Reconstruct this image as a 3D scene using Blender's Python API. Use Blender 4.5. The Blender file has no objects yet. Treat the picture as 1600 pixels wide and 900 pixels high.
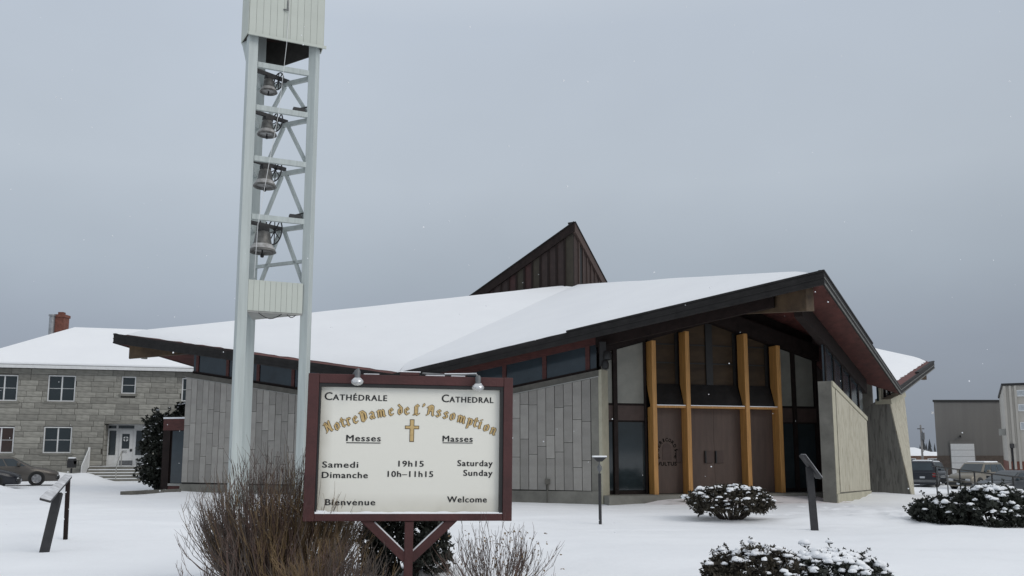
import bpy, math, random
from mathutils import Vector, Matrix, noise as mn
R = math.radians
random.seed(7)
sc = bpy.context.scene
col = sc.collection

# ------------------------------------------------------------------ camera
F, CY, EYE = 1340.0, 528.0, 1.65           # focal length (px of a 1600 px frame), optical centre row, eye height
PITCH = math.atan(F / 10000)
cd = bpy.data.cameras.new('camera'); cam = bpy.data.objects.new('camera', cd); col.objects.link(cam)
cam.location = (0, 0, EYE); cam.rotation_euler = (R(90) + PITCH, 0, 0)
cd.sensor_width = 36; cd.lens = 36 * F / 1600; cd.shift_y = (CY - 450) / 1600
cd.clip_start = .1; cd.clip_end = 6000
sc.camera = cam
sc.render.resolution_x, sc.render.resolution_y = 1024, 576

# ------------------------------------------------------------------ sky and sun (overcast)
SUN_AZ, SUN_EL = R(72), R(38)               # azimuth measured from the view axis to the right
w = bpy.data.worlds.new('World'); sc.world = w; w.use_nodes = True
nt = w.node_tree; nt.nodes.clear(); N = nt.nodes.new; L = nt.links.new
out = N('ShaderNodeOutputWorld')
sky = N('ShaderNodeTexSky'); sky.sky_type = 'NISHITA'; sky.sun_disc = False
sky.sun_elevation = SUN_EL; sky.sun_rotation = SUN_AZ; sky.air_density = 1.0; sky.dust_density = 4.0
b1 = N('ShaderNodeBackground'); b1.inputs[1].default_value = .08; L(sky.outputs[0], b1.inputs[0])
tc = N('ShaderNodeTexCoord'); sep = N('ShaderNodeSeparateXYZ'); L(tc.outputs['Generated'], sep.inputs[0])
# cloud deck: coordinates of the view ray on a flat layer overhead, so that clouds flatten towards the horizon
zz = N('ShaderNodeMath'); zz.operation = 'MAXIMUM'; L(sep.outputs[2], zz.inputs[0]); zz.inputs[1].default_value = 0
za = N('ShaderNodeMath'); za.operation = 'ADD'; L(zz.outputs[0], za.inputs[0]); za.inputs[1].default_value = .45
dv = N('ShaderNodeVectorMath'); dv.operation = 'DIVIDE'; L(tc.outputs['Generated'], dv.inputs[0])
cx = N('ShaderNodeCombineXYZ'); [L(za.outputs[0], cx.inputs[i]) for i in range(3)]; L(cx.outputs[0], dv.inputs[1])
no = N('ShaderNodeTexNoise'); no.inputs['Scale'].default_value = .9; no.inputs['Detail'].default_value = 6; no.inputs['Roughness'].default_value = .52
L(dv.outputs[0], no.inputs['Vector'])
ramp = N('ShaderNodeValToRGB'); L(zz.outputs[0], ramp.inputs[0]); cr = ramp.color_ramp
cr.elements[0].position = 0; cr.elements[0].color = (.275, .312, .37, 1)
cr.elements[1].position = 1; cr.elements[1].color = (.86, .89, .93, 1)
for p_, c_ in ((.12, (.335, .38, .452)), (.20, (.405, .46, .525)), (.30, (.495, .552, .618)), (.46, (.505, .565, .645)), (.65, (.70, .745, .80))):
    el = cr.elements.new(p_); el.color = (*c_, 1)
mr = N('ShaderNodeMapRange'); L(no.outputs[0], mr.inputs[0]); mr.inputs[1].default_value = .3; mr.inputs[2].default_value = .7
mr.inputs[3].default_value = .91; mr.inputs[4].default_value = 1.09
# slightly darker weather on the right, clearer on the left
mx = N('ShaderNodeMapRange'); L(sep.outputs[0], mx.inputs[0]); mx.inputs[1].default_value = -.7; mx.inputs[2].default_value = .7
mx.inputs[3].default_value = 1.06; mx.inputs[4].default_value = .88
mm = N('ShaderNodeMath'); mm.operation = 'MULTIPLY'; L(mr.outputs[0], mm.inputs[0]); L(mx.outputs[0], mm.inputs[1])
b2 = N('ShaderNodeBackground'); L(ramp.outputs[0], b2.inputs[0]); L(mm.outputs[0], b2.inputs[1])
ms = N('ShaderNodeMixShader'); ms.inputs[0].default_value = .92; L(b1.outputs[0], ms.inputs[1]); L(b2.outputs[0], ms.inputs[2])
L(ms.outputs[0], out.inputs[0])

sd = bpy.data.lights.new('sun', 'SUN'); sd.energy = 1.05; sd.angle = R(35); sd.color = (1, .965, .92)
sun = bpy.data.objects.new('sun', sd); col.objects.link(sun)
sv = Vector((math.sin(SUN_AZ) * math.cos(SUN_EL), -abs(math.cos(SUN_AZ)) * math.cos(SUN_EL) - .25, math.sin(SUN_EL)))
sun.rotation_euler = sv.to_track_quat('Z', 'Y').to_euler()
sky.sun_rotation = math.atan2(sv.x, sv.y)

sc.view_settings.view_transform = 'Standard'; sc.view_settings.look = 'None'
sc.view_settings.exposure = 0; sc.view_settings.gamma = 1
sc.render.engine = 'CYCLES'

# ------------------------------------------------------------------ helpers
def at(px, py, Y):
    """world point at forward distance Y seen at a place in the photo (used to take measurements)"""
    u, v = (px - 800) / F, (CY - py) / F
    y = math.cos(PITCH) - v * math.sin(PITCH); z = math.sin(PITCH) + v * math.cos(PITCH)
    return Vector((u / y * Y, Y, z / y * Y + EYE))
def smooth(a, b, t):
    t = min(1, max(0, (t - a) / (b - a))); return t * t * (3 - 2 * t)

def principled(name):
    m = bpy.data.materials.new(name); m.use_nodes = True
    return m, m.node_tree, m.node_tree.nodes['Principled BSDF']
MATS = {}
def mat(name, c, rough=.7, var=.18, scale=4, bump=0, bscale=30, metal=0, stretch=(1, 1, 1), c2=None, spec=.5, per_obj=0):
    if name in MATS: return MATS[name]
    m, t, b = principled(name); n = t.nodes.new; l = t.links.new
    tc = n('ShaderNodeTexCoord'); mp = n('ShaderNodeMapping'); l(tc.outputs['Object'], mp.inputs[0]); mp.inputs['Scale'].default_value = stretch
    nz = n('ShaderNodeTexNoise'); nz.inputs['Scale'].default_value = scale; nz.inputs['Detail'].default_value = 8; nz.inputs['Roughness'].default_value = .62
    l(mp.outputs[0], nz.inputs['Vector'])
    rp = n('ShaderNodeValToRGB'); l(nz.outputs[0], rp.inputs[0])
    c2 = c2 or tuple(x * (1 - var * 1.6) for x in c); c1 = tuple(min(1, x * (1 + var)) for x in c)
    rp.color_ramp.elements[0].position = .28; rp.color_ramp.elements[0].color = (*c2, 1)
    rp.color_ramp.elements[1].position = .72; rp.color_ramp.elements[1].color = (*c1, 1)
    src = rp.outputs[0]
    if per_obj:
        oi = n('ShaderNodeObjectInfo'); ma = n('ShaderNodeMapRange'); l(oi.outputs['Random'], ma.inputs[0])
        ma.inputs[3].default_value = 1 - per_obj; ma.inputs[4].default_value = 1 + per_obj
        hs = n('ShaderNodeHueSaturation'); l(src, hs.inputs['Color']); l(ma.outputs[0], hs.inputs['Value']); src = hs.outputs[0]
    l(src, b.inputs['Base Color'])
    b.inputs['Roughness'].default_value = rough; b.inputs['Metallic'].default_value = metal; b.inputs['Specular IOR Level'].default_value = spec
    if bump:
        n2 = n('ShaderNodeTexNoise'); n2.inputs['Scale'].default_value = bscale; n2.inputs['Detail'].default_value = 6; l(mp.outputs[0], n2.inputs['Vector'])
        bp = n('ShaderNodeBump'); bp.inputs['Strength'].default_value = bump; bp.inputs['Distance'].default_value = .02
        l(n2.outputs[0], bp.inputs['Height']); l(bp.outputs[0], b.inputs['Normal'])
    MATS[name] = m; return m

M = {}
M['snow'] = mat('snow', (.865, .88, .90), .75, .015, .6, .5, 7, c2=(.83, .845, .87), spec=.25)
M['snow_roof'] = mat('snow_roof', (.825, .84, .86), .75, .012, .5, .2, 3, c2=(.80, .815, .838), spec=.2)
M['shingle'] = mat('shingle', (.045, .045, .045), .9)
M['fascia'] = mat('fascia_metal', (.020, .0185, .018), .7, .3, 3, .2, 20, spec=.25)
M['fascia_trim'] = mat('fascia_trim', (.13, .13, .12), .6, .25, 5)
M['soffit'] = mat('soffit_board', (.11, .034, .028), .72, .3, 3, .4, 14, stretch=(.35, .35, 4))
M['redwood'] = mat('red_stained_wood', (.085, .026, .022), .7, .3, 4, .3, 20, stretch=(1, 1, 5))
M['darkwood'] = mat('dark_brown_wood', (.019, .0125, .011), .75, .3, 4, .3, 18, spec=.22)
M['beam'] = mat('weathered_beam', (.10, .068, .038), .75, .45, 1.6, .3, 16, c2=(.035, .024, .017))
M['orange_wood'] = mat('varnished_orange_wood', (.49, .25, .075), .5, .26, 4, .3, 20, stretch=(7, 7, .3))
M['slab'] = mat('grey_stone_slab', (.325, .31, .285), .88, .14, 1.6, .5, 22, per_obj=.17)
M['concrete'] = mat('grey_concrete', (.21, .205, .18), .9, .22, 1.1, .5, 12, c2=(.125, .12, .105))
M['coping'] = mat('coping_concrete', (.12, .115, .10), .9, .2, 3, .3, 20)
M['coping_lip'] = mat('coping_lip', (.34, .34, .32), .8, .1, 4)
M['joint'] = mat('dark_joint', (.045, .043, .04), .95)
M['brown_door'] = mat('bronze_brown_door', (.082, .053, .041), .6, .16, 2, .2, 25, stretch=(3, 3, .4))
M['brown_panel'] = mat('brown_panel', (.065, .042, .035), .7, .16, 3)
M['frost'] = mat('frosted_pane', (.27, .265, .225), .42, .14, .9, c2=(.175, .175, .155))
M['warm_pane'] = mat('warm_dim_pane', (.060, .040, .024), .45, .5, .9, c2=(.024, .018, .013), stretch=(.6, .6, 2), spec=.15)
def glass(name, c, rough=.06):
    if name in MATS: return MATS[name]
    m = mat(name, c, rough, .25, .7, spec=.6); return m
M['glass'] = glass('dark_glass', (.026, .036, .040))
M['glass_blue'] = glass('blue_grey_glass', (.030, .045, .055), .12)
M['tower_paint'] = mat('pale_green_tower_paint', (.44, .485, .475), .55, .11, 1.6, .08, 30, stretch=(5, 5, .25))
M['tower_panel'] = mat('pale_siding', (.50, .53, .48), .6, .04, 1.5, per_obj=.03)
M['iron'] = mat('dark_iron', (.025, .025, .027), .6, .3, 8)
M['bronze'] = mat('weathered_bell_bronze', (.15, .147, .14), .48, .35, 7, .2, 40, metal=.35)
M['maroon'] = mat('maroon_paint', (.064, .018, .017), .62, .22, 3, .25, 26)
M['black'] = mat('black_paint', (.014, .014, .014), .5, .2, 6)
M['lettering'] = mat('black_lettering', (.012, .012, .013), .6, .1, 6)
M['gold'] = mat('gold_lettering', (.58, .41, .18), .5, .15, 20)
M['gold_edge'] = mat('brown_outline', (.07, .045, .02), .6, .1, 20)
M['silver'] = mat('silvered_bulb', (.62, .63, .64), .22, .05, 9, metal=.55)
M['grey_metal'] = mat('grey_metal', (.16, .165, .17), .5, .2, 8, metal=.4)
M['white_paint'] = mat('white_paint', (.66, .67, .67), .6, .06, 5)
M['brick'] = mat('red_brick', (.17, .065, .045), .9, .25, 8, .4, 40)
M['block'] = mat('grey_stone_block', (.275, .268, .238), .92, .2, 2.5, .7, 16, per_obj=.22)
M['mortar'] = mat('mortar', (.075, .07, .06), .95, .15, 8)
M['tyre'] = mat('tyre_rubber', (.013, .013, .013), .85)
M['rim'] = mat('alloy_rim', (.38, .38, .39), .35, .08, 8, metal=.7)
M['lamp_glass'] = mat('headlamp_glass', (.45, .46, .47), .12, .15, 12)
M['tail_red'] = mat('tail_lamp_red', (.22, .012, .012), .25, .1, 8)
M['plate'] = mat('number_plate', (.5, .52, .55), .5, .1, 20)
M['bark'] = mat('bark_brown', (.05, .038, .03), .9, .3, 12, .5, 40)
M['leaf'] = mat('dark_evergreen_leaf', (.022, .026, .018), .7, .5, 7, c2=(.008, .009, .007))
M['leaf_brown'] = mat('brown_green_leaf', (.040, .033, .020), .75, .5, 7, c2=(.014, .011, .008))
M['cedar'] = mat('cedar_green', (.022, .027, .019), .8, .4, 7, c2=(.008, .009, .008))
M['twig_dark'] = mat('twig_grey_brown', (.125, .10, .085), .85, .3, 3)
M['twig_red'] = mat('twig_red_brown', (.125, .080, .064), .85, .3, 3)
M['twig_ochre'] = mat('twig_ochre', (.20, .135, .068), .85, .3, 3)
M['far_tree'] = mat('far_spruce', (.04, .045, .047), .95, .2, .2)

# sign face: off-white with a shape of stain along the lower edge and corners
m, t, b = principled('sign_face'); n = t.nodes.new; l = t.links.new
tcn = n('ShaderNodeTexCoord'); nz = n('ShaderNodeTexNoise'); nz.inputs['Scale'].default_value = 2.2; nz.inputs['Detail'].default_value = 8; l(tcn.outputs['Object'], nz.inputs[0])
sp = n('ShaderNodeSeparateXYZ'); l(tcn.outputs['Generated'], sp.inputs[0])
def edge(sock, lo, hi, rev):
    mr = n('ShaderNodeMapRange'); l(sock, mr.inputs[0]); mr.inputs[1].default_value = lo; mr.inputs[2].default_value = hi
    mr.inputs[3].default_value = 1 if rev else 0; mr.inputs[4].default_value = 0 if rev else 1; return mr.outputs[0]
mxx = n('ShaderNodeMath'); mxx.operation = 'MAXIMUM'; l(edge(sp.outputs[2], 0, .16, True), mxx.inputs[0]); l(edge(sp.outputs[0], 0, .07, True), mxx.inputs[1])
mu = n('ShaderNodeMath'); mu.operation = 'MULTIPLY'; l(mxx.outputs[0], mu.inputs[0]); l(nz.outputs[0], mu.inputs[1])
mixc = n('ShaderNodeMix'); mixc.data_type = 'RGBA'; l(mu.outputs[0], mixc.inputs[0])
mixc.inputs[6].default_value = (.79, .775, .70, 1); mixc.inputs[7].default_value = (.36, .33, .26, 1)
l(mixc.outputs[2], b.inputs['Base Color']); b.inputs['Roughness'].default_value = .45
M['sign_face'] = m
# board-marked concrete: vertical boards, rust and dark streaks
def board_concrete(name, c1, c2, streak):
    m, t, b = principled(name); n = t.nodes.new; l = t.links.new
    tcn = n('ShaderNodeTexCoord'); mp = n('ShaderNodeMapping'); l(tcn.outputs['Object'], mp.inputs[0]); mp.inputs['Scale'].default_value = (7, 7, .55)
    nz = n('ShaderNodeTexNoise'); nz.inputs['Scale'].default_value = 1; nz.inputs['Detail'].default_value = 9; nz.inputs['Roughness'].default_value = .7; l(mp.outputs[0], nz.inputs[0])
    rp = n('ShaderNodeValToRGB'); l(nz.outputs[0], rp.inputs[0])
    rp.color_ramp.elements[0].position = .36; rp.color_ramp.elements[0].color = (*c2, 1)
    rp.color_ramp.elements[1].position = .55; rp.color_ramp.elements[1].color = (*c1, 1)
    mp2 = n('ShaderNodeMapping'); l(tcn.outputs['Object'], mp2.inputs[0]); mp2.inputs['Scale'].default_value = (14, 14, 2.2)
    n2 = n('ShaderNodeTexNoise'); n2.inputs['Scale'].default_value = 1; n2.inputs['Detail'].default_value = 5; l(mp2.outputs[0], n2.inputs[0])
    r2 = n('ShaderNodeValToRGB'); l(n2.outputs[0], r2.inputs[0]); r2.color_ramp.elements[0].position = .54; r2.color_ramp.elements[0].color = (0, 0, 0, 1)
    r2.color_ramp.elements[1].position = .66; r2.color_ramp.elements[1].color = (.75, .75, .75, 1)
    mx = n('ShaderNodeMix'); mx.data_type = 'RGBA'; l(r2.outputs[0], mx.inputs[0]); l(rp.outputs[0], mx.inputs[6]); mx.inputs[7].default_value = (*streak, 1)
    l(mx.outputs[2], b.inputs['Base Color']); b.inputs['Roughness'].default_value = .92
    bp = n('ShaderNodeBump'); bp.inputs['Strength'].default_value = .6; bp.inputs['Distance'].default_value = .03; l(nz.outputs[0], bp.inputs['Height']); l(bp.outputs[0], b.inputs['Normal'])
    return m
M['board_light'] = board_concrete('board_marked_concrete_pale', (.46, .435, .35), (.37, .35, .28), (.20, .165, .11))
M['board_shaded'] = board_concrete('board_marked_concrete_shaded', (.19, .185, .165), (.12, .118, .105), (.085, .082, .072))  # darker copy of the concrete, the buttress end's shade put into its colour
M['cast_pale'] = mat('pale_cast_concrete', (.42, .40, .31), .9, .12, 2, .3, 14)
# paving swept half clear of snow
m, t, b = principled('trodden_paving'); n = t.nodes.new; l = t.links.new
tcn = n('ShaderNodeTexCoord'); mp = n('ShaderNodeMapping'); l(tcn.outputs['Object'], mp.inputs[0]); mp.inputs['Scale'].default_value = (.5, 1.7, 1)
nz = n('ShaderNodeTexNoise'); nz.inputs['Scale'].default_value = 1.1; nz.inputs['Detail'].default_value = 8; nz.inputs['Roughness'].default_value = .65; l(mp.outputs[0], nz.inputs[0])
rp = n('ShaderNodeValToRGB'); l(nz.outputs[0], rp.inputs[0]); rp.color_ramp.elements[0].position = .34; rp.color_ramp.elements[0].color = (.17, .16, .145, 1)
rp.color_ramp.elements[1].position = .47; rp.color_ramp.elements[1].color = (.78, .75, .76, 1); l(rp.outputs[0], b.inputs['Base Color']); b.inputs['Roughness'].default_value = .85
M['paving'] = m

class MB:
    def __init__(s): s.v = []; s.f = []
    def poly(s, pts):
        i = len(s.v); s.v += [tuple(p) for p in pts]; s.f.append(tuple(range(i, i + len(pts)))); return s
    def hull(s, a, b):
        """prism between two rings of equal length"""
        n = len(a); i = len(s.v); s.v += [tuple(p) for p in a] + [tuple(p) for p in b]
        s.f.append(tuple(i + k for k in reversed(range(n)))); s.f.append(tuple(i + n + k for k in range(n)))
        for k in range(n): s.f.append((i + k, i + (k + 1) % n, i + n + (k + 1) % n, i + n + k))
        return s
    def box(s, x0, x1, y0, y1, z0, z1):
        return s.hull([(x0, y0, z0), (x1, y0, z0), (x1, y1, z0), (x0, y1, z0)], [(x0, y0, z1), (x1, y0, z1), (x1, y1, z1), (x0, y1, z1)])
    def bar(s, a, b, w, h, up=(0, 0, 1)):
        a, b = Vector(a), Vector(b); d = (b - a).normalized(); x = d.cross(Vector(up))
        if x.length < 1e-4: x = d.cross(Vector((0, 1, 0)))
        x.normalize(); y = x.cross(d).normalized(); q = [(-w/2, -h/2), (w/2, -h/2), (w/2, h/2), (-w/2, h/2)]
        return s.hull([a + x*i + y*j for i, j in q], [b + x*i + y*j for i, j in q])
    def tube(s, pts, r, n=8, r1=None):
        pts = [Vector(p) for p in pts]; rings = []; m = len(pts)
        for k, p in enumerate(pts):
            d = (pts[min(k+1, m-1)] - pts[max(k-1, 0)]).normalized(); x = d.orthogonal().normalized() if k == 0 else (x0 - d * x0.dot(d)).normalized()
            x0 = x; y = d.cross(x); rr = r if r1 is None else r + (r1 - r) * k / (m - 1)
            i = len(s.v); s.v += [tuple(p + (x * math.cos(2*math.pi*j/n) + y * math.sin(2*math.pi*j/n)) * rr) for j in range(n)]; rings.append(i)
        for a, b in zip(rings, rings[1:]):
            for j in range(n): s.f.append((a + j, a + (j+1) % n, b + (j+1) % n, b + j))
        s.f.append(tuple(rings[0] + j for j in reversed(range(n)))); s.f.append(tuple(rings[-1] + j for j in range(n))); return s
    def lathe(s, prof, n=20, mtx=None):
        rings = []
        for r, z in prof:
            i = len(s.v)
            for j in range(n):
                p = Vector((r * math.cos(2*math.pi*j/n), r * math.sin(2*math.pi*j/n), z)); s.v.append(tuple(mtx @ p if mtx else p))
            rings.append(i)
        for a, b in zip(rings, rings[1:]):
            for j in range(n): s.f.append((a + j, a + (j+1) % n, b + (j+1) % n, b + j))
        s.f.append(tuple(rings[0] + j for j in reversed(range(n)))); s.f.append(tuple(rings[-1] + j for j in range(n))); return s
    def build(s, name, m, parent=None, sm=False, bevel=0, world=False):
        """world=True: the vertices are world coordinates, the parent an unrotated Empty"""
        me = bpy.data.meshes.new(name)
        off = Vector((0, 0, 0))
        if s.v:
            lo = [min(p[i] for p in s.v) for i in range(3)]; hi = [max(p[i] for p in s.v) for i in range(3)]
            off = Vector(((lo[0]+hi[0])/2, (lo[1]+hi[1])/2, lo[2]))
        me.from_pydata([tuple(Vector(p) - off) for p in s.v], [], s.f)
        return link(name, me, m, parent, off, sm, bevel, world)
def abs_loc(o):
    p = Vector(o.location)
    while o.parent: o = o.parent; p += o.location
    return p
def link(name, me, m, parent=None, off=(0, 0, 0), sm=False, bevel=0, world=False):
    if m and not me.materials: me.materials.append(m)
    if sm:
        for p in me.polygons: p.use_smooth = True
        if sm == 'auto':
            try: me.set_sharp_from_angle(angle=R(40))
            except Exception: pass
    o = bpy.data.objects.new(name, me); col.objects.link(o)
    o.location = Vector(off)
    if parent:
        o.parent = parent
        if world: o.location = Vector(off) - abs_loc(parent)
        elif parent.type == 'MESH': o.location = Vector(off) - Vector(parent.location)
    if bevel:
        bm = o.modifiers.new('bevel', 'BEVEL'); bm.width = bevel; bm.segments = 2; bm.limit_method = 'ANGLE'
    return o
def thing(name, label, cat, loc, rz=0, group=None):
    o = bpy.data.objects.new(name, None); col.objects.link(o); o.location = loc; o.rotation_euler = (0, 0, rz); o.empty_display_size = .2
    return tag(o, label, cat, group)
def tag(o, label, cat, group=None):
    o['label'] = label; o['category'] = cat
    if group: o['group'] = group
    return o
def struct(o, label=None):
    o['kind'] = 'structure'
    if label: o['label'] = label
    return o

# ------------------------------------------------------------------ ground
mounds = [(-22.9, 37.9, 1.0, .7, .32), (-26, 37.8, 2.0, .8, .3), (-25.6, 47.4, 1.5, .9, .75), (-23.6, 48.2, 1.1, .8, .5),
          (-10.2, 18.4, 3.2, 2.6, .17), (23.0, 41.5, 2.6, 2.6, .45), (24.5, 36.5, 3, 2.2, .40), (-13.6, 35.2, 1.2, .7, .16), (-2, 8.2, 2.4, .9, .10),
          (5, 13.5, 5, 1.6, .10), (12, 16.5, 4, 1.5, .14), (-8, 11, 4, 1.2, .10), (8.2, 21.8, 2, 1, .08), (14.5, 34.2, 1.2, 1.2, .05)]
def ground(x, y):
    z = -.72 * smooth(12, 22, x + .25 * (y - 36)) * smooth(31, 48, y)
    for mx_, my_, a, b_, h in mounds: 
        q = ((x - mx_) / a) ** 2 + ((y - my_) / b_) ** 2
        if q < 9: z += h * math.exp(-q)
    if y < 60 and abs(x) < 45:
        z += .07 * mn.noise((x * .25, y * .33, 0)) + .045 * mn.noise((x * .45 + y * .2, y * 1.3, 3)) + .018 * mn.noise((x * 1.6, y * 3.0, 9))
    q = ((x - 10.8) / 3.2) ** 2 + ((y - 23) / 3.0) ** 2
    if q < 5: z += .07 * math.exp(-q) * mn.noise((x * 1.9, y * 1.9, 4))
    q = ((x + 15 + .5 * (y - 20)) / 1.6) ** 2
    if q < 5 and 12 < y < 36: z -= .05 * math.exp(-q) * (1 + mn.noise((x * 1.9, y * 1.5, 8)))
    if 5 < x < 14.4 and 18.6 < y < 27.6:
        for fx, fy in prints:
            q = ((x - fx) / .13) ** 2 + ((y - fy) / .16) ** 2
            if q < 6: z += -.075 * math.exp(-q) + .03 * math.exp(-(q - 2.2) ** 2)
    return z
prints = []; _r = random.Random(12)
for (ax, ay), (bx_, by_), n_ in (((13.6, 19.2), (8.4, 26.8), 14), ((6.2, 23.6), (13.8, 22.6), 12), ((12.6, 24.6), (9.4, 21.4), 8), ((13.9, 25.6), (10.2, 26.2), 8)):
    for k in range(n_):
        t_ = k / (n_ - 1); prints.append((ax + (bx_ - ax) * t_ + _r.gauss(0, .08) + (.12 if k % 2 else -.12), ay + (by_ - ay) * t_ + _r.gauss(0, .08)))
def axis(lo, hi, step, far):
    a = []; v = lo
    while v <= hi: a.append(v); v += step
    d = step; v = hi; up = []
    while v < far: d *= 1.35; v += d; up.append(v)
    d = step; v = lo; dn = []
    while v > -far: d *= 1.35; v -= d; dn.append(v)
    return dn[::-1] + a + up
xs = axis(-32, 30, .3, 2500); ys = axis(-1, 54, .3, 2500)
xs = sorted([v for v in xs if not 5.2 < v < 14.2] + [5.25 + .09 * k for k in range(100)]); ys = sorted([v for v in ys if not 18.8 < v < 27.4] + [18.85 + .09 * k for k in range(96)])
mb = MB(); nx = len(xs)
mb.v = [(x, y, ground(x, y)) for y in ys for x in xs]
mb.f = [(j*nx+i, j*nx+i+1, (j+1)*nx+i+1, (j+1)*nx+i) for j in range(len(ys)-1) for i in range(nx-1)]
struct(mb.build('snow_ground', M['snow'], sm=True), 'snow covered lawn and lots')

# ------------------------------------------------------------------ church
G2 = Vector((8.85, 24.0)); G1 = Vector((-17.33, 37.11)); G3 = Vector((23.89, 48.4)); CC = Vector((3.28, 42.76)); G4 = CC * 2 - G2
ZG, ZV, ZC, TH = 6.71, 4.40, 10.0, .30
tips = [G1, G2, G3, G4]
outline = []
for k in range(4):
    a, b_ = tips[k], tips[(k+1) % 4]
    outline += [(a, ZG), ((a + b_) / 2, ZV)]
def roof_z(x, y):
    p = Vector((x, y))
    for k in range(8):
        (a, za), (b_, zb) = outline[k], outline[(k+1) % 8]
        d1, d2, d = a - CC, b_ - CC, p - CC; den = d1.x * d2.y - d1.y * d2.x
        s_, t_ = (d.x * d2.y - d.y * d2.x) / den, (d1.x * d.y - d1.y * d.x) / den
        if s_ >= -1e-6 and t_ >= -1e-6: return ZC + s_ * (za - ZC) + t_ * (zb - ZC)
    return ZC
church = thing('church', 'low modern church with a snowy folded tent roof, stone slab walls and orange entrance posts', 'church', (CC.x, CC.y, 0))
def P3(p, z): return Vector((p[0], p[1], z))
# roof deck (closed solid)
mb = MB(); ring_t = [P3(p, z) for p, z in outline]; ring_b = [P3(p, z - TH) for p, z in outline]
mb.v = [tuple(P3(CC, ZC))] + [tuple(p) for p in ring_t] + [tuple(P3(CC, ZC - TH))] + [tuple(p) for p in ring_b]
for k in range(8):
    a, b_ = 1 + k, 1 + (k+1) % 8
    mb.f += [(0, b_, a), (9, 9 + a, 9 + b_), (a, b_, 9 + b_, 9 + a)]
mb.f = [tuple(reversed(f)) for f in mb.f]
roof = mb.build('roof', M['soffit'], church, world=True)
# fascia boards on each of the eight edges, with a thin trim line and a cap on the upper half
for k in range(8):
    (a, za), (b_, zb) = outline[k], outline[(k+1) % 8]
    d = (b_ - a).normalized(); nrm = Vector((-d.y, d.x)) if (Vector((-d.y, d.x)).dot(a - CC) > 0) else Vector((d.y, -d.x))
    hi, lo = ((a, za), (b_, zb)) if za > zb else ((b_, zb), (a, za))
    sgn = 1
    def strip(p, zp, q, zq, off, th, top, bot):
        m_ = MB(); o0, o1 = nrm * off, nrm * (off + th)
        m_.hull([P3(p + o0, zp + bot), P3(p + o1, zp + bot), P3(p + o1, zp + top), P3(p + o0, zp + top)],
                [P3(q + o0, zq + bot), P3(q + o1, zq + bot), P3(q + o1, zq + top), P3(q + o0, zq + top)]); return m_
    ext = (hi[0] - lo[0]).normalized() * .045
    right = k in (2, 3)
    fb = strip(lo[0], lo[1], hi[0] + ext, hi[1], .003, .045, .05, -TH - .02).build('fascia', M['fascia'], roof, world=True)
    strip(lo[0], lo[1], hi[0] + ext, hi[1], .05, .02, -.10, -.135).build('trim', M['fascia_trim'] if right else M['fascia'], roof, world=True)
    strip(lo[0], lo[1], hi[0] + ext, hi[1], .05, .02, -TH + .03, -TH - .02).build('trim', M['fascia_trim'] if right else M['fascia'], roof, world=True)
    md = lo[0].lerp(hi[0], .46); zm = lo[1] + .46 * (hi[1] - lo[1])
    strip(md, zm, hi[0] + ext, hi[1], -.10, .172, .11, .052).build('fascia_cap', M['fascia'], roof, world=True)
# snow on the roof
mb = MB(); NS = 44
for k in range(8):
    (a, za), (b_, zb) = outline[k], outline[(k+1) % 8]
    idx = {}
    for i in range(NS + 1):
        for j in range(NS + 1 - i):
            s_, t_ = i / NS, j / NS; sc_ = .986 - .007 * (1 + mn.noise(((i - j) * .35, k * 7.0, 2))) * smooth(.9, 1.0, s_ + t_)
            p = CC + (a - CC) * s_ * sc_ + (b_ - CC) * t_ * sc_
            z = ZC + ((za - ZC) * s_ + (zb - ZC) * t_) * sc_
            rim = smooth(1.0, .965, s_ + t_); val = math.exp(-((s_ / .20) ** 2)) if zb < za else math.exp(-((t_ / .20) ** 2))
            dz = .012 + .11 * rim + .12 * val * rim * min(1, (s_ + t_)) + .03 * mn.noise((p.x * .35, p.y * .35, 1)) * rim
            idx[i, j] = len(mb.v); mb.v.append((p.x, p.y, z + dz))
    for i in range(NS):
        for j in range(NS - i):
            mb.f.append((idx[i, j], idx[i+1, j], idx[i, j+1]))
            if i + j < NS - 1: mb.f.append((idx[i+1, j], idx[i+1, j+1], idx[i, j+1]))
mb.build('snow_cover', M['snow_roof'], roof, sm=True, world=True)
# ridge beams out to the four tips
for k, tip in enumerate(tips):
    d = (CC - tip).normalized(); d0, d1 = .62, 6.5
    slope = (ZC - ZG) / (CC - tip).length
    x = Vector((-d.y, d.x)) * .13; a, b_ = tip + d * d0, tip + d * d1
    za, zb = ZG - TH + d0 * slope, ZG - TH + d1 * slope
    mb = MB(); mb.hull([P3(a - x, za - .02), P3(a + x, za - .02), P3(a + x, za - .78), P3(a - x, za - .78)],
                       [P3(b_ - x, zb - .02), P3(b_ + x, zb - .02), P3(b_ + x, zb - 1.0), P3(b_ - x, zb - 1.0)])
    mb.build('ridge_beam', M['beam'], church, world=True)

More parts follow.
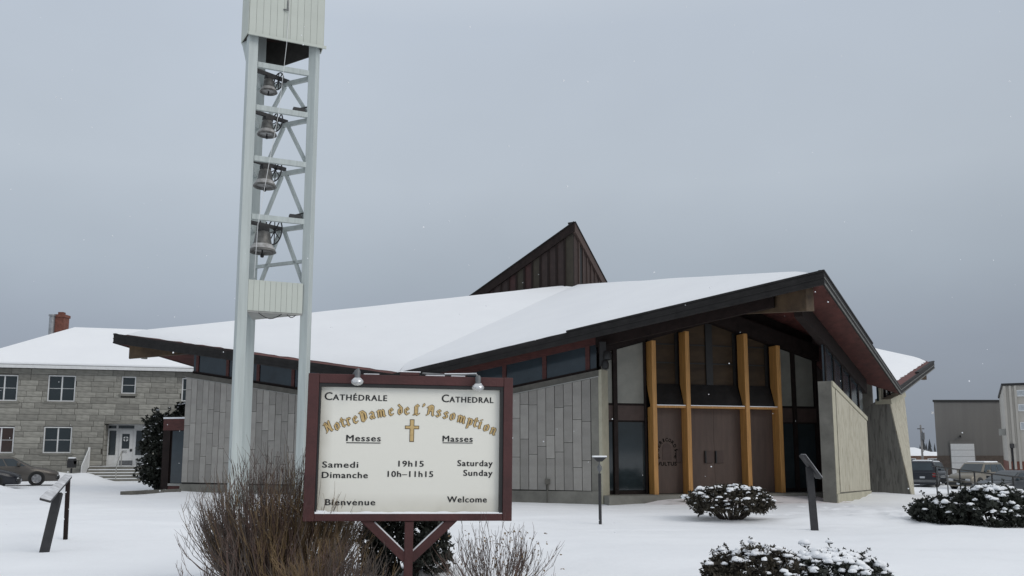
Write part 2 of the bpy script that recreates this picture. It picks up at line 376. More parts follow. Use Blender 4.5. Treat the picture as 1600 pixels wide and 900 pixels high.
def wall_frame(tip, dirv, setback, nrm):
    o = tip - nrm * setback
    return lambda s_, z, off=0: Vector((o.x + dirv.x * s_ + nrm.x * off, o.y + dirv.y * s_ + nrm.y * off, z))
D12 = (G1 - G2).normalized(); N12 = Vector((-.448, -.894)).normalized()
D23 = (G3 - G2).normalized(); N23 = Vector((.851, -.525)).normalized()
def qprism(fr, s0, s1, zb0, zb1, zt0, zt1, o0, o1):
    return MB().hull([fr(s0, zb0, o0), fr(s1, zb1, o0), fr(s1, zb1, o1), fr(s0, zb0, o1)], [fr(s0, zt0, o0), fr(s1, zt1, o0), fr(s1, zt1, o1), fr(s0, zt0, o1)])
SV = 14.5
def cop(s_): return 3.27 + .155 * abs(s_ - SV)          # top of the coping along a side
WL = wall_frame(G2, D12, 1.3, N12)
def under(fr, s_, off=0): p = fr(s_, 0, off); return roof_z(p.x, p.y) - TH
def slab_wall(fr, s0, s1, seed, rows):
    rnd = random.Random(seed)
    wall = qprism(fr, s0 - .28, s1 + .02, -1, -1, cop(s0 - .28) - .2, cop(s1 + .02) - .2, -.35, -.03).build('stone_wall', M['joint'], church, world=True)
    qprism(fr, s0 - .32, s1 + .05, -1, -1, .40, .34, -.36, .05).build('plinth', M['concrete'], wall, world=True)
    qprism(fr, s0 - .30, s1 + .04, cop(s0-.3) - .2, cop(s1+.04) - .2, cop(s0-.3), cop(s1+.04), -.36, .035).build('coping', M['coping'], wall, world=True)
    qprism(fr, s0 - .30, s1 + .04, cop(s0-.3) - .228, cop(s1+.04) - .228, cop(s0-.3) - .2, cop(s1+.04) - .2, -.05, .045).build('coping_lip', M['coping_lip'], wall, world=True)
    n_ = round((s1 - s0) / .335); st = (s1 - s0) / n_
    for k in range(n_):
        a, b_ = s0 + k * st + .011, s0 + (k + 1) * st - .011
        ztop = min(cop(a), cop(b_)) - .23; z = .405
        cuts = [z]
        while True:
            z += rnd.uniform(.75, 1.75)
            if z > ztop - .35: break
            cuts.append(z)
        for i, zc in enumerate(cuts):
            pr = rnd.uniform(-.006, .012)
            if i < len(cuts) - 1: qprism(fr, a, b_, zc + .008, zc + .008, cuts[i+1] - .008, cuts[i+1] - .008, -.05, .01 + pr).build('stone_slab', M['slab'], wall, world=True)
            else: qprism(fr, a, b_, zc + .008, zc + .008, cop(a) - .235, cop(b_) - .235, -.05, .01 + pr).build('stone_slab', M['slab'], wall, world=True)
    return wall
slab_wall(WL, 7.62, 13.5, 3, 3)
slab_wall(WL, 15.5, 26.25, 5, 3)
# plain concrete margin beside the entrance and its pale return
qprism(WL, 7.22, 7.335, -1, -1, cop(7.22), cop(7.335), -.6, .02).build('concrete_jamb', M['cast_pale'], church, world=True)
qprism(WL, 7.338, 7.60, -1, -1, cop(7.34) - .002, cop(7.60) - .002, -.3, .025).build('concrete_jamb', M['concrete'], church, world=True)
def clerestory(fr, s0, s1, posts, setb, name='clerestory_window'):
    hd = .52
    win = qprism(fr, s0, s1, cop(s0) - .02, cop(s1) - .02, under(fr, s0, setb) - .3, under(fr, s1, setb) - .3, setb - .04, setb).build(name, M['glass_blue'], church, world=True)
    qprism(fr, s0, s1, under(fr, s0, setb) - hd, under(fr, s1, setb) - hd, under(fr, s0, setb) - .004, under(fr, s1, setb) - .004, setb - .12, setb + .05).build('header', M['redwood'], win, world=True)
    qprism(fr, s0, s1, cop(s0) + .002, cop(s1) + .002, cop(s0) + .10, cop(s1) + .10, setb - .05, setb + .045).build('sill', M['darkwood'], win, world=True)
    for p in posts: qprism(fr, p - .075, p + .075, cop(p-.075) + .1, cop(p+.075) + .1, under(fr, p-.075, setb) - hd - .002, under(fr, p+.075, setb) - hd - .002, setb - .06, setb + .04).build('post', M['redwood'], win, world=True)
    return win
clerestory(WL, 7.45, 14.4, (7.75, 9.35, 10.9, 12.5, 14.0), -.12)
clerestory(WL, 14.6, 26.0, (15.0, 16.9, 18.9, 20.45, 22.3, 24.0, 25.75), -.12)
qprism(WL, 1.6, 7.44, under(WL, 1.6, -.1) - .60, under(WL, 7.44, -.1) - .60, under(WL, 1.6, -.1) - .004, under(WL, 7.44, -.1) - .004, -.24, -.06).build('rake_beam', M['darkwood'], church, world=True)
# recess in the middle of the side
qprism(WL, 13.4, 15.6, -1, -1, 4.0, 4.0, -1.6, -1.4).build('recess_wall', M['darkwood'], church, world=True)

# right side of the church: board-marked walls and a battered buttress wall
WR = wall_frame(G2, D23, .9, N23)
def coph(s_): return 3.06 + .164 * max(0, 11.0 - s_) if s_ < 12.6 else 3.2 + .10 * (s_ - 12.6)
s0, s1 = 5.0, 11.4
w1 = qprism(WR, s0, s1, -1.2, -1.2, coph(s0), coph(s1), -.43, 0).build('board_marked_wall', M['concrete'], church, world=True)
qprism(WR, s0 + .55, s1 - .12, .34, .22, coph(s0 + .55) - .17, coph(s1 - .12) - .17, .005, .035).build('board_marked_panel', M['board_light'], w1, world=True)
qprism(WR, s0 + .003, s1 - .003, -1.2, -1.2, .30, .18, .004, .05).build('plinth', M['cast_pale'], w1, world=True)
qprism(WR, s0 + .003, s1 - .003, coph(s0) - .15, coph(s1) - .15, coph(s0) + .004, coph(s1) + .004, .004, .055).build('coping_lip', M['cast_pale'], w1, world=True)
qprism(WR, s0 + .003, s0 + .5, .302, .302, coph(s0) - .152, coph(s0 + .5) - .152, .004, .018).build('edge_margin', M['cast_pale'], w1, world=True)
clr = qprism(WR, 5.5, 12.6, 2.9, 2.9, under(WR, 5.5, -.3) - .3, under(WR, 12.6, -.3) - .3, -.36, -.30).build('clerestory_window', M['glass_blue'], church, world=True)
qprism(WR, 2.2, 13.2, under(WR, 2.2, -.3) - .62, under(WR, 13.2, -.3) - .62, under(WR, 2.2, -.3) - .004, under(WR, 13.2, -.3) - .004, -.45, -.20).build('header', M['darkwood'], clr, world=True)
for p in (5.6, 7.0, 8.5, 10.0, 11.6): qprism(WR, p - .07, p + .07, 2.9, 2.9, under(WR, p, -.3) - .622, under(WR, p, -.3) - .622, -.37, -.26).build('post', M['darkwood'], clr, world=True)
# sloping panel that closes the recess under the valley
mb = MB(); mb.hull([WR(11.6, -.8, -2.2), WR(15.7, -.8, -2.2), WR(15.7, under(WR, 15.7, -2.2), -2.2), WR(11.6, under(WR, 11.6, -2.2), -2.2)],
                   [WR(11.6, -.8, -2.4), WR(15.7, -.8, -2.4), WR(15.7, under(WR, 15.7, -2.2), -2.4), WR(11.6, under(WR, 11.6, -2.2), -2.4)])
mb.build('recess_wall', M['darkwood'], church, world=True)
SB = 15.9
be = [(SB, -1.2, -2.3), (SB, -1.2, 1.05), (SB, 3.95, .22), (SB, 3.95, -.25), (SB, 2.6, -2.3)]
ba = [(SB + 4.8, -1.6, -2.3), (SB + 4.8, -1.6, .35), (SB + 4.8, 4.55, .25), (SB + 4.8, 4.55, -.25), (SB + 4.8, 3.3, -2.3)]
bw = MB().hull([WR(a, z, o) for a, z, o in be], [WR(a, z, o) for a, z, o in ba]).build('battered_wall', M['board_shaded'], church, world=True)
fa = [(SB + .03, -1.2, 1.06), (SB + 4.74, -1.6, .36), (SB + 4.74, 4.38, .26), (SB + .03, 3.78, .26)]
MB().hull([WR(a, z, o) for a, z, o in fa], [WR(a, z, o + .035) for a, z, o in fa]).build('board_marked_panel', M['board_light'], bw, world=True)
cpv = [(SB - .04, 3.78, -.32), (SB - .04, 3.78, .36), (SB - .04, 4.0, .33), (SB - .04, 4.0, -.32)]
cpw = [(SB + 4.85, 4.38, -.32), (SB + 4.85, 4.38, .36), (SB + 4.85, 4.6, .33), (SB + 4.85, 4.6, -.32)]
MB().hull([WR(a, z, o) for a, z, o in cpv], [WR(a, z, o) for a, z, o in cpw]).build('coping', M['cast_pale'], bw, world=True)
clr2 = qprism(WR, SB - .3, SB + 4.5, 3.9, 4.0, under(WR, SB - .3, -.1) - .1, under(WR, SB + 4.5, -.1) - .1, -.2, -.12).build('clerestory_window', M['glass_blue'], church, world=True)
for p in (SB - .2, SB + .45, SB + 1.3, SB + 2.8, SB + 4.3): qprism(WR, p - .06, p + .06, 3.9, 3.9, under(WR, p, -.1) - .01, under(WR, p, -.1) - .01, -.21, -.05).build('post', M['cast_pale'] if p < SB + .6 else M['darkwood'], clr2, world=True)

# entrance front, square to the ridge that points at the street
ED = Vector((.959, .285)).normalized(); EN = Vector((.285, -.959)).normalized(); E0 = Vector((4.6, 29.0)); EM = 2.63
def EF(t_, z, off=0): p = E0 + ED * t_ + EN * off; return Vector((p.x, p.y, z))
FL = .27
def gtop(t_): return 5.72 + .0 * t_ - .0 if False else 6.25 - .29 * abs(t_ - EM)
struct_fl = MB().hull([EF(-1.7, -.6, -1), EF(7.0, -.6, -1), EF(7.0, -.6, .55), EF(-1.7, -.6, .55)], [EF(-1.7, FL, -1), EF(7.0, FL, -1), EF(7.0, FL, .55), EF(-1.7, FL, .55)]).build('entrance_step', M['concrete'], church, world=True)
# dark gable above the glazing up to the roof
def eunder(t_, off): p = EF(t_, 0, off); return roof_z(p.x, p.y) - TH
ts = [-1.75, EM, 7.0]
back = MB().hull([EF(-1.75, 0, -.75), EF(7.0, 0, -.75), EF(7.0, eunder(7.0, -.75), -.75), EF(EM, eunder(EM, -.75), -.75), EF(-1.75, eunder(-1.75, -.75), -.75)],
                 [EF(-1.75, 0, -.62), EF(7.0, 0, -.62), EF(7.0, eunder(7.0, -.62), -.62), EF(EM, eunder(EM, -.62), -.62), EF(-1.75, eunder(-1.75, -.62), -.62)]).build('gable_wall', M['darkwood'], church, world=True)
def epan(name, m, t0, t1, z0, z1, o0, o1, parent=church, zt1=None, bevel=0):
    zt1 = z1 if zt1 is None else zt1
    return MB().hull([EF(t0, z0, o0), EF(t1, z0, o0), EF(t1, z0, o1), EF(t0, z0, o1)], [EF(t0, z1, o0), EF(t1, zt1, o0), EF(t1, zt1, o1), EF(t0, z1, o1)]).build(name, m, parent, world=True, bevel=bevel)
# side bays: frosted upper lights, brown band, dark lower panes
for sgn in (-1, 1):
    a = (lambda v: EM + sgn * v)
    edges = [(2.60, 3.20), (3.34, 4.12)] if sgn > 0 else [(2.62, 3.62), (3.80, 4.24)]
    bay = epan('side_bay', M['darkwood'], *sorted((a(2.56), a(4.27))), FL, 5.0, -.5, -.36)
    for e0, e1 in edges:
        t0, t1 = sorted((a(e0), a(e1)))
        epan('upper_pane', M['frost'], t0, t1, 3.32, gtop(t0) - .06, -.355, -.335, bay, gtop(t1) - .06)
        epan('lower_pane', M['glass'], t0, t1, FL + .14, 2.68, -.355, -.335, bay)
    epan('brown_band', M['brown_panel'], *sorted((a(2.57), a(4.26))), 2.74, 3.24, -.36, -.325, bay)
    for mv in ((3.71, 3.71) if sgn < 0 else (3.27, 3.27))[:1]:
        epan('mullion', M['darkwood'], a(mv) - .07, a(mv) + .07, FL, gtop(a(mv)) - .02, -.36, -.24, bay)
    for mv in (2.60, 4.24): epan('mullion', M['darkwood'], a(mv) - .035, a(mv) + .035, FL, gtop(a(mv)) - .02, -.36, -.27, bay)
# header following the gable over the whole front
for t0, t1 in ((-1.72, EM), (EM, 6.98)):
    MB().hull([EF(t0, gtop(t0) - .03, -.6), EF(t1, gtop(t1) - .03, -.6), EF(t1, gtop(t1) - .03, -.2), EF(t0, gtop(t0) - .03, -.2)],
              [EF(t0, gtop(t0) + .55, -.6), EF(t1, gtop(t1) + .55, -.6), EF(t1, gtop(t1) + .55, -.2), EF(t0, gtop(t0) + .55, -.2)]).build('gable_header', M['darkwood'], church, world=True)
# orange laminated posts
cols = [.20, 1.47, 3.76, 5.06]
ZL = 3.24
for ci, t_ in enumerate(cols):
    hw = .078; zt = gtop(t_) - .1
    prof = [(.10, FL), (.10, zt), (-.36, zt), (-.36, ZL + .75), (-.10, ZL + .02), (-.10, ZL - .03), (-.32, ZL - .06), (-.32, FL)]
    ca = MB().hull([EF(t_ - hw, z, o) for o, z in prof], [EF(t_ + hw, z, o) for o, z in prof]).build('entrance_post', M['orange_wood'], church, world=True, bevel=.008)
# lintel strips with snow, sloping dark sills, upper dim lights, doors
bays = [(cols[0], cols[1]), (cols[1], cols[2]), (cols[2], cols[3])]
for bi, (ca_, cb_) in enumerate(bays):
    t0, t1 = ca_ + .088, cb_ - .088
    li = epan('lintel', M['orange_wood'], t0, t1, ZL - .07, ZL, -.30, .06)
    epan('snow_line', M['snow'], t0, t1, ZL + .002, ZL + .03, -.06, .055, li)
    sl = MB().hull([EF(t0, ZL + .002, -.08), EF(t1, ZL + .002, -.08), EF(t1, ZL + .78, -.45), EF(t0, ZL + .78, -.45)],
                   [EF(t0, ZL + .002, -.5), EF(t1, ZL + .002, -.5), EF(t1, ZL + .78, -.5), EF(t0, ZL + .78, -.5)]).build('sloping_sill', M['fascia'], church, world=True)
    uw = MB().hull([EF(t0, ZL + .6, -.60), EF(t1, ZL + .6, -.60), EF(t1, gtop(t1), -.60), EF((t0+t1)/2, gtop((t0+t1)/2), -.60), EF(t0, gtop(t0), -.60)],
              [EF(t0, ZL + .6, -.505), EF(t1, ZL + .6, -.505), EF(t1, gtop(t1), -.505), EF((t0+t1)/2, gtop((t0+t1)/2), -.505), EF(t0, gtop(t0), -.505)]).build('upper_window', M['warm_pane'], church, world=True)
    mids = [(t0 + t1) / 2] if bi == 1 else []
    for q in mids: epan('mullion', M['black'], q - .13, q + .13, ZL + .78, gtop(q) - .05, -.5, -.44, uw)
    for q in (t0 + .05, t1 - .05): epan('mullion', M['black'], q - .05, q + .05, ZL + .78, min(gtop(q - .05), gtop(q + .05)) - .05, -.5, -.46, uw)
    for hh in (4.75, 5.4): epan('rail', M['black'], t0 + .1, t1 - .1, hh, hh + .04, -.5, -.475, uw)
    leaves = [(t0, (t0 + t1) / 2 - .004), ((t0 + t1) / 2 + .004, t1)] if bi == 1 else [(t0, t1)]
    for li_, (d0, d1) in enumerate(leaves):
        door = epan('door', M['brown_door'], d0, d1, FL + .02, ZL - .075, -.40, -.30)
        if bi == 1:
            hx = d1 - .20 if li_ == 0 else d0 + .20
            h = epan('handle', M['brown_panel'], hx - .13, hx + .13, 1.30, 1.72, -.298, -.262, door, bevel=.01)
            gx = hx - .16 if li_ == 0 else hx - .16
            epan('grip', M['black'], gx - .02, gx + .02, 1.30, 1.72, -.30, -.23, door)
        if bi == 0:
            epan('handle', M['brown_panel'], d1 - .24, d1 - .06, 1.32, 1.74, -.298, -.255, door, bevel=.01)

FONT_CACHE = {}
def text_mesh(txt, bold=.012, spacing=1.08):
    k = (txt, bold, spacing)
    if k in FONT_CACHE: return FONT_CACHE[k]
    cu = bpy.data.curves.new('lettering', 'FONT'); cu.body = txt; cu.size = 1; cu.offset = bold; cu.space_character = spacing; cu.extrude = .0; cu.resolution_u = 3
    o = bpy.data.objects.new('tmp', cu); col.objects.link(o); bpy.context.view_layer.update()
    me = bpy.data.meshes.new_from_object(o.evaluated_get(bpy.context.evaluated_depsgraph_get()))
    vs = [(v.co.x, v.co.y) for v in me.vertices]; fs = [tuple(p.vertices) for p in me.polygons]
    bpy.data.objects.remove(o); bpy.data.curves.remove(cu); bpy.data.meshes.remove(me)
    FONT_CACHE[k] = (vs, fs); return vs, fs
def flat_text(mb, txt, fn, bold=.012, spacing=1.08, height=.73):
    """append thin lettering; fn(x, y, depth) maps unit text coordinates (cap height 1, x from 0 to 1) to a point"""
    vs, fs = text_mesh(txt, bold, spacing); x0 = min(v[0] for v in vs); x1 = max(v[0] for v in vs)
    i = len(mb.v); mb.v += [tuple(fn((x - x0) / (x1 - x0), y / height)) for x, y in vs]; mb.f += [tuple(i + k for k in f) for f in fs]
# emblem on the first door
door0 = [o for o in bpy.data.objects if o.name == 'door'][0]
mb = MB(); ec, ez = .80, 1.62
word = 'MISERICORDIAE'
for k, ch in enumerate(word):
    a = R(205 - 230 * k / (len(word) - 1)); rx, rz_ = .30, .40
    px_, pz_ = ec + rx * math.cos(a), ez + .02 + rz_ * max(-.3, math.sin(a)); th = a - math.pi / 2
    wd = .05 if ch == 'I' else .10
    flat_text(mb, ch, lambda x, y: EF(px_ + (x - .5) * wd * math.cos(th) - y * .12 * math.sin(th), pz_ + (x - .5) * wd * math.sin(th) + y * .12 * math.cos(th), -.292), .03)
flat_text(mb, 'VULTUS', lambda x, y: EF(.42 + x * .74, 1.22 + y * .13, -.292), .03)
mb.build('emblem_lettering', mat('emblem_ink', (.008, .007, .006), .9, .1, 8, spec=.1), door0, world=True)['kind'] = 'stuff'
arch = [(ec - .17, 1.40), (ec + .17, 1.40), (ec + .17, 1.78)] + [(ec + .17 * math.cos(R(q)), 1.78 + .2 * math.sin(R(q))) for q in range(20, 161, 20)] + [(ec - .17, 1.78)]
MB().hull([EF(x, z, -.299) for x, z in arch], [EF(x, z, -.288) for x, z in arch]).build('emblem_plate', M['brown_panel'], door0, world=True)

# skylight sail over the crossing
SA = Vector((3.1, 42.3)); ZP = 13.14
SBv = SA + D12 * 5.9; SCv = SA + D23 * 3.75; zb_, zc_ = 9.75, 10.4
sky_l = MB(); 
def soff(p, n_, o): return p + n_ * o
light = MB().hull([P3(SA, 9.0), P3(SBv, 9.0), P3(SA + D12 * 3 + D23 * 2, 9.0), P3(SCv, 9.0)], [P3(SA, ZP - .12), P3(SBv, zb_ - .1), P3(SA + D12 * 3 + D23 * 2, (zb_ + zc_) / 2 - .3), P3(SCv, zc_ - .1)]).build('skylight', M['joint'], church, world=True)
def sail(nm, dv_, nrm, Lg, zend, nb, m):
    for k in range(nb):
        a, b_ = Lg * k / nb + .02, Lg * (k + 1) / nb - .02
        z0 = ZP + (zend - ZP) * a / Lg - .35; z1 = ZP + (zend - ZP) * b_ / Lg - .35
        if z1 < 9.4: continue
        q0, q1 = SA + dv_ * a, SA + dv_ * b_
        pr = random.uniform(.02, .045)
        MB().hull([P3(q0, 9.3), P3(q1, 9.3), P3(q1 + nrm * pr, 9.3), P3(q0 + nrm * pr, 9.3)], [P3(q0, z0), P3(q1, z1), P3(q1 + nrm * pr, z1), P3(q0 + nrm * pr, z0)]).build('board', random.choice(m), light, world=True)
        if k: MB().hull([P3(q0 - dv_ * .06, 9.3), P3(q0 + dv_ * .03, 9.3), P3(q0 + dv_ * .03 + nrm * .09, 9.3), P3(q0 - dv_ * .06 + nrm * .09, 9.3)], [P3(q0 - dv_ * .06, z0), P3(q0 + dv_ * .03, z0), P3(q0 + dv_ * .03 + nrm * .09, z0), P3(q0 - dv_ * .06 + nrm * .09, z0)]).build('batten', M['brown_panel'] if nrm == N23 else M['darkwood'], light, world=True)
    q0, q1 = SA - dv_ * .1, SA + dv_ * (Lg + .15)
    MB().hull([P3(q0 - nrm * .2, ZP - .42), P3(q0 + nrm * .16, ZP - .42), P3(q0 + nrm * .16, ZP + .02), P3(q0 - nrm * .2, ZP + .02)],
              [P3(q1 - nrm * .2, zend - .42), P3(q1 + nrm * .16, zend - .42), P3(q1 + nrm * .16, zend + .02), P3(q1 - nrm * .2, zend + .02)]).build('rake_board', M['darkwood'] if nrm == N12 else M['brown_panel'], light, world=True)
    MB().hull([P3(q0 - nrm * .25, ZP + .025), P3(q0 + nrm * .2, ZP + .025), P3(q0 + nrm * .2, ZP + .09), P3(q0 - nrm * .25, ZP + .09)],
              [P3(q1 - nrm * .25, zend + .025), P3(q1 + nrm * .2, zend + .025), P3(q1 + nrm * .2, zend + .09), P3(q1 - nrm * .25, zend + .09)]).build('rake_cap', M['fascia'], light, world=True)
M['sail_dark'] = mat('sail_board', (.036, .022, .019), .75, .3, 2); M['sail_red'] = mat('sail_board_red', (.05, .02, .018), .75, .3, 2)
M['sail_ol'] = mat('sail_board_olive', (.04, .033, .022), .75, .3, 2)
sail('l', D12, N12, 5.9, zb_, 13, [M['sail_dark'], M['sail_ol'], M['sail_dark'], M['sail_red']])
sail('r', D23, N23, 3.75, zc_, 8, [M['sail_dark'], M['black']])

# side porch under the left tip
pp = at(262, 757, 37.6)
PD = Vector((.93, -.20)).normalized(); PN = Vector((-.21, -.978)).normalized()
def PF(t_, z, o=0): return Vector((pp.x + PD.x * t_ + PN.x * o, pp.y + PD.y * t_ + PN.y * o, z))
def pbox(nm, m, t0, t1, z0, z1, o0, o1, par, bevel=0): return MB().hull([PF(t0, z0, o0), PF(t1, z0, o0), PF(t1, z0, o1), PF(t0, z0, o1)], [PF(t0, z1, o0), PF(t1, z1, o0), PF(t1, z1, o1), PF(t0, z1, o1)]).build(nm, m, par, world=True, bevel=bevel)
porch = pbox('side_porch', M['darkwood'], -.30, 1.0, .12, 2.95, -2.2, -.06, church)
pbox('header', M['redwood'], -.33, 1.0, 2.62, 3.12, -2.2, .05, porch)
pbox('snow_cap', M['snow'], -.34, 1.0, 3.122, 3.19, -2.2, .06, porch)
pbox('frame_post', M['darkwood'], -.32, .02, .1, 2.618, -.058, .04, porch)
pbox('pane', M['glass_blue'], .10, .98, .36, 2.6, -.058, -.02, porch)
pbox('sill', M['coping_lip'], .03, 1.0, .24, .34, -.058, .05, porch)
pbox('kick_panel', M['redwood'], .03, 1.0, -.2, .238, -.058, .03, porch)
# wall return at the left end of the slab wall, glazed gable behind, plain far sides
for fr_pts in ((WL(25.7, 0, -.6), WL(25.7, 0, -.6) + Vector((.9, 9.0, 0))),):
    a, b_ = fr_pts
    MB().hull([P3(a, -1), P3(a + Vector((.4, 0, 0)), -1), P3(b_ + Vector((.4, 0, 0)), -1), P3(b_, -1)], [P3(a, 4.9), P3(a + Vector((.4, 0, 0)), 4.9), P3(b_ + Vector((.4, 0, 0)), 4.9), P3(b_, 4.9)]).build('end_wall', M['concrete'], church, world=True)
far = [CC + (v - CC) * .90 for v in (G3, (G3 + G4) / 2, G4, (G4 + G1) / 2, G1)]
for a, b_ in zip(far, far[1:]):
    a, b_ = a.lerp(b_, .12), b_.lerp(a, .35 if b_ is far[-1] else .05); d = (b_ - a).normalized(); x = Vector((-d.y, d.x)) * .2
    za, zb2 = roof_z(a.x, a.y) - TH - .01, roof_z(b_.x, b_.y) - TH - .01
    MB().hull([P3(a - x, -1.5), P3(b_ - x, -1.5), P3(b_ + x, -1.5), P3(a + x, -1.5)], [P3(a - x, za), P3(b_ - x, zb2), P3(b_ + x, zb2), P3(a + x, za)]).build('far_wall', M['concrete'], church, world=True)
# floodlights: cylinder under the left tip, dark pair beside the clerestory
c_ = at(226, 551, 37.9); MB().lathe([(.13, -.28), (.13, .2), (.06, .24), (.05, .55)], 12, Matrix.Translation(c_)).build('downlight', M['coping_lip'], church, sm='auto', world=True)
c_ = WL(7.15, 4.75, .1)
fl = MB().box(c_.x - .1, c_.x + .12, c_.y - .1, c_.y + .12, c_.z - .25, c_.z + .55).lathe([(.05, -.2), (.13, -.17), (.15, 0), (.10, .12)], 10, Matrix.Translation(c_ + Vector((.16, -.12, .12)))).lathe([(.05, -.2), (.11, -.17), (.12, 0), (.08, .1)], 10, Matrix.Translation(c_ + Vector((.08, -.16, -.18)))).build('floodlight', M['black'], church, sm='auto', world=True)
pc = WL(9.2, 0, .04); MB().tube([(pc.x, pc.y, 0), (pc.x, pc.y, .62)], .03).box(pc.x - .08, pc.x + .08, pc.y - .06, pc.y + .05, .6, .78).build('wall_outlet_pipe', M['coping'], church, world=True)

# paving in front of the doors, half covered by trodden snow
mb = MB(); mb.f = []
pts = [EF(t_, 0, o) for o in (.56, 1.0, 1.5, 2.0, 2.5) for t_ in [-1.0 + k * .5 for k in range(18)]]
mb.v = [(p.x, p.y, ground(p.x, p.y) - .05 + .22 * (1 - min(4, i // 18) / 4) * smooth(-.5, 3.5, min(i % 18, 17 - i % 18)) - .03 * (1 - smooth(-.5, 3.5, min(i % 18, 17 - i % 18)))) for i, p in enumerate(pts)]
mb.f = [(j*18+i, j*18+i+1, (j+1)*18+i+1, (j+1)*18+i) for j in range(4) for i in range(17)]
mb.f = [tuple(reversed(f)) for f in mb.f]
struct(mb.build('entrance_path', M['paving'], sm=True), 'trodden snowy paving at the church doors')
# ------------------------------------------------------------------ bell tower
T1, T2, T3 = Vector((-8.32, 26.0)), Vector((-6.52, 26.8)), Vector((-8.55, 27.75))
tower = thing('bell_tower', 'tall pale green three legged steel bell tower with panelled box on top', 'bell tower', ((T1.x + T2.x + T3.x) / 3, (T1.y + T2.y + T3.y) / 3, 0))
def post(p, ang, wd, z1, m, par):
    c, s_ = math.cos(ang), math.sin(ang); q = [(-wd/2, -wd/2), (wd/2, -wd/2), (wd/2, wd/2), (-wd/2, wd/2)]
    r = [Vector((p.x + a * c - b_ * s_, p.y + a * s_ + b_ * c, 0)) for a, b_ in q]
    return MB().hull([v + Vector((0, 0, -.4)) for v in r], [v + Vector((0, 0, z1)) for v in r]).build('leg', m, par, world=True, bevel=.012)
post(T1, R(32), .30, 19, M['tower_paint'], tower)
post(T2, R(-13), .27, 19, M['tower_paint'], tower)
post(T3, R(20), .27, 19, M['tower_paint'], tower)
d12 = (T2 - T1).normalized(); d32 = (T2 - T3).normalized(); d13 = (T3 - T1).normalized()
levels = [13.98, 12.55, 10.87, 8.98]
mid32 = T3.lerp(T2, .52); mid13 = T1.lerp(T3, .5)
def tbar(nm, a, za, b_, zb, w_, h, m=None): return MB().bar(P3(a, za), P3(b_, zb), w_, h).build(nm, m or M['tower_paint'], tower, world=True)
for k, z in enumerate(levels):
    tbar('front_beam', T1 + d12 * .19, z, T2 - d12 * .15, z, .10, .17)
    tbar('rear_beam', T3 + d32 * .15, z - .12, T2 - d32 * .15, z - .12, .10, .14)
    tbar('side_beam', T1 + d13 * .2, z - .05, T3 - d13 * .16, z - .05, .10, .15)
    zn = levels[k + 1] if k < 3 else 6.95
    tbar('brace', mid32 + d32 * .1, z - .2, T2 - d32 * .18, zn + .1, .10, .10)
    tbar('brace', mid32 - d32 * .1, z - .2, T3 + d32 * .30, zn + .1, .10, .10)
tbar('rear_beam', T3 + d32 * .15, 7.72, T2 - d32 * .15, 7.72, .10, .10)
# panelled band and top box, one panel at a time
def panel_run(a, b_, z0, z1, n_, out, name, par):
    d = (b_ - a); Ln = d.length; d.normalize(); nn = Vector((d.y, -d.x)) * out
    for k in range(n_):
        p, q = a + d * (Ln * k / n_ + .0035), a + d * (Ln * (k + 1) / n_ - .0035)
        MB().hull([P3(p, z0), P3(q, z0), P3(q + nn, z0), P3(p + nn, z0)], [P3(p, z1), P3(q, z1), P3(q + nn, z1), P3(p + nn, z1)]).build(name, M['tower_panel'], par, world=True)
b0, b1_, b2_ = T1 + d12 * .17 + Vector((.04, -.10)), T2 - d12 * .13 + Vector((.03, -.09)), T3 + Vector((.1, -.15))
band = MB().hull([P3(b0, 6.02), P3(b1_, 6.02), P3(b2_, 6.02)], [P3(b0, 6.93), P3(b1_, 6.93), P3(b2_, 6.93)]).build('lower_band', M['joint'], tower, world=True)
MB().hull([P3(b0, 5.94), P3(b1_, 5.94), P3(b2_, 5.94)], [P3(b0, 6.018), P3(b1_, 6.018), P3(b2_, 6.018)]).build('soffit_plate', M['coping_lip'], band, world=True)
panel_run(b0, b1_, 5.99, 6.95, 10, .025, 'siding_panel', band)
dB = d12; nB = Vector((d12.y, -d12.x))
q0 = T1 - d12 * .16 + nB * .30; q1 = T2 + d12 * .22 + nB * .28; q2 = T2 + d12 * .24 - nB * .3; q3 = T3 + Vector((.5, .45)); q4 = T3 + Vector((-.42, .35)); q5 = T1 + Vector((-.47, .38))
ring = [q0, q1, q2, q3, q4, q5]; ZB0, ZB1 = 14.88, 20.5
boxo = MB()
for k in range(6):
    a, b_ = ring[k], ring[(k + 1) % 6]; ctr = sum((p for p in ring), Vector((0, 0))) / 6
    ia, ib = a + (ctr - a).normalized() * .06, b_ + (ctr - b_).normalized() * .06
    boxo.hull([P3(a, ZB0), P3(b_, ZB0), P3(ib, ZB0), P3(ia, ZB0)], [P3(a, ZB1), P3(b_, ZB1), P3(ib, ZB1), P3(ia, ZB1)])
tb = boxo.build('belfry_box', M['joint'], tower, world=True)
panel_run(q0, q1, ZB0 - .01, ZB1, 11, .025, 'siding_panel', tb); panel_run(q5, q0, ZB0 - .01, ZB1, 2, .025, 'siding_panel', tb)
panel_run(q1, q2, ZB0 - .01, ZB1, 3, .025, 'siding_panel', tb); panel_run(q4, q5, ZB0 - .01, ZB1, 6, .025, 'siding_panel', tb)
ctr = sum((p for p in ring), Vector((0, 0))) / 6
MB().hull([P3(ctr + (p - ctr) * .93, 15.75) for p in ring], [P3(ctr + (p - ctr) * .93, 15.85) for p in ring]).build('box_floor', M['sail_dark'], tb, world=True)
MB().hull([P3(p, ZB1 + .004) for p in ring], [P3(p, ZB1 + .1) for p in ring]).build('box_roof', M['tower_panel'], tb, world=True)
panel_run(q0 - nB * -.028 - d12 * .02, q1 + nB * .028 + d12 * .1, ZB0 - .10, ZB0 - .012, 1, .05, 'drip_edge', tb)
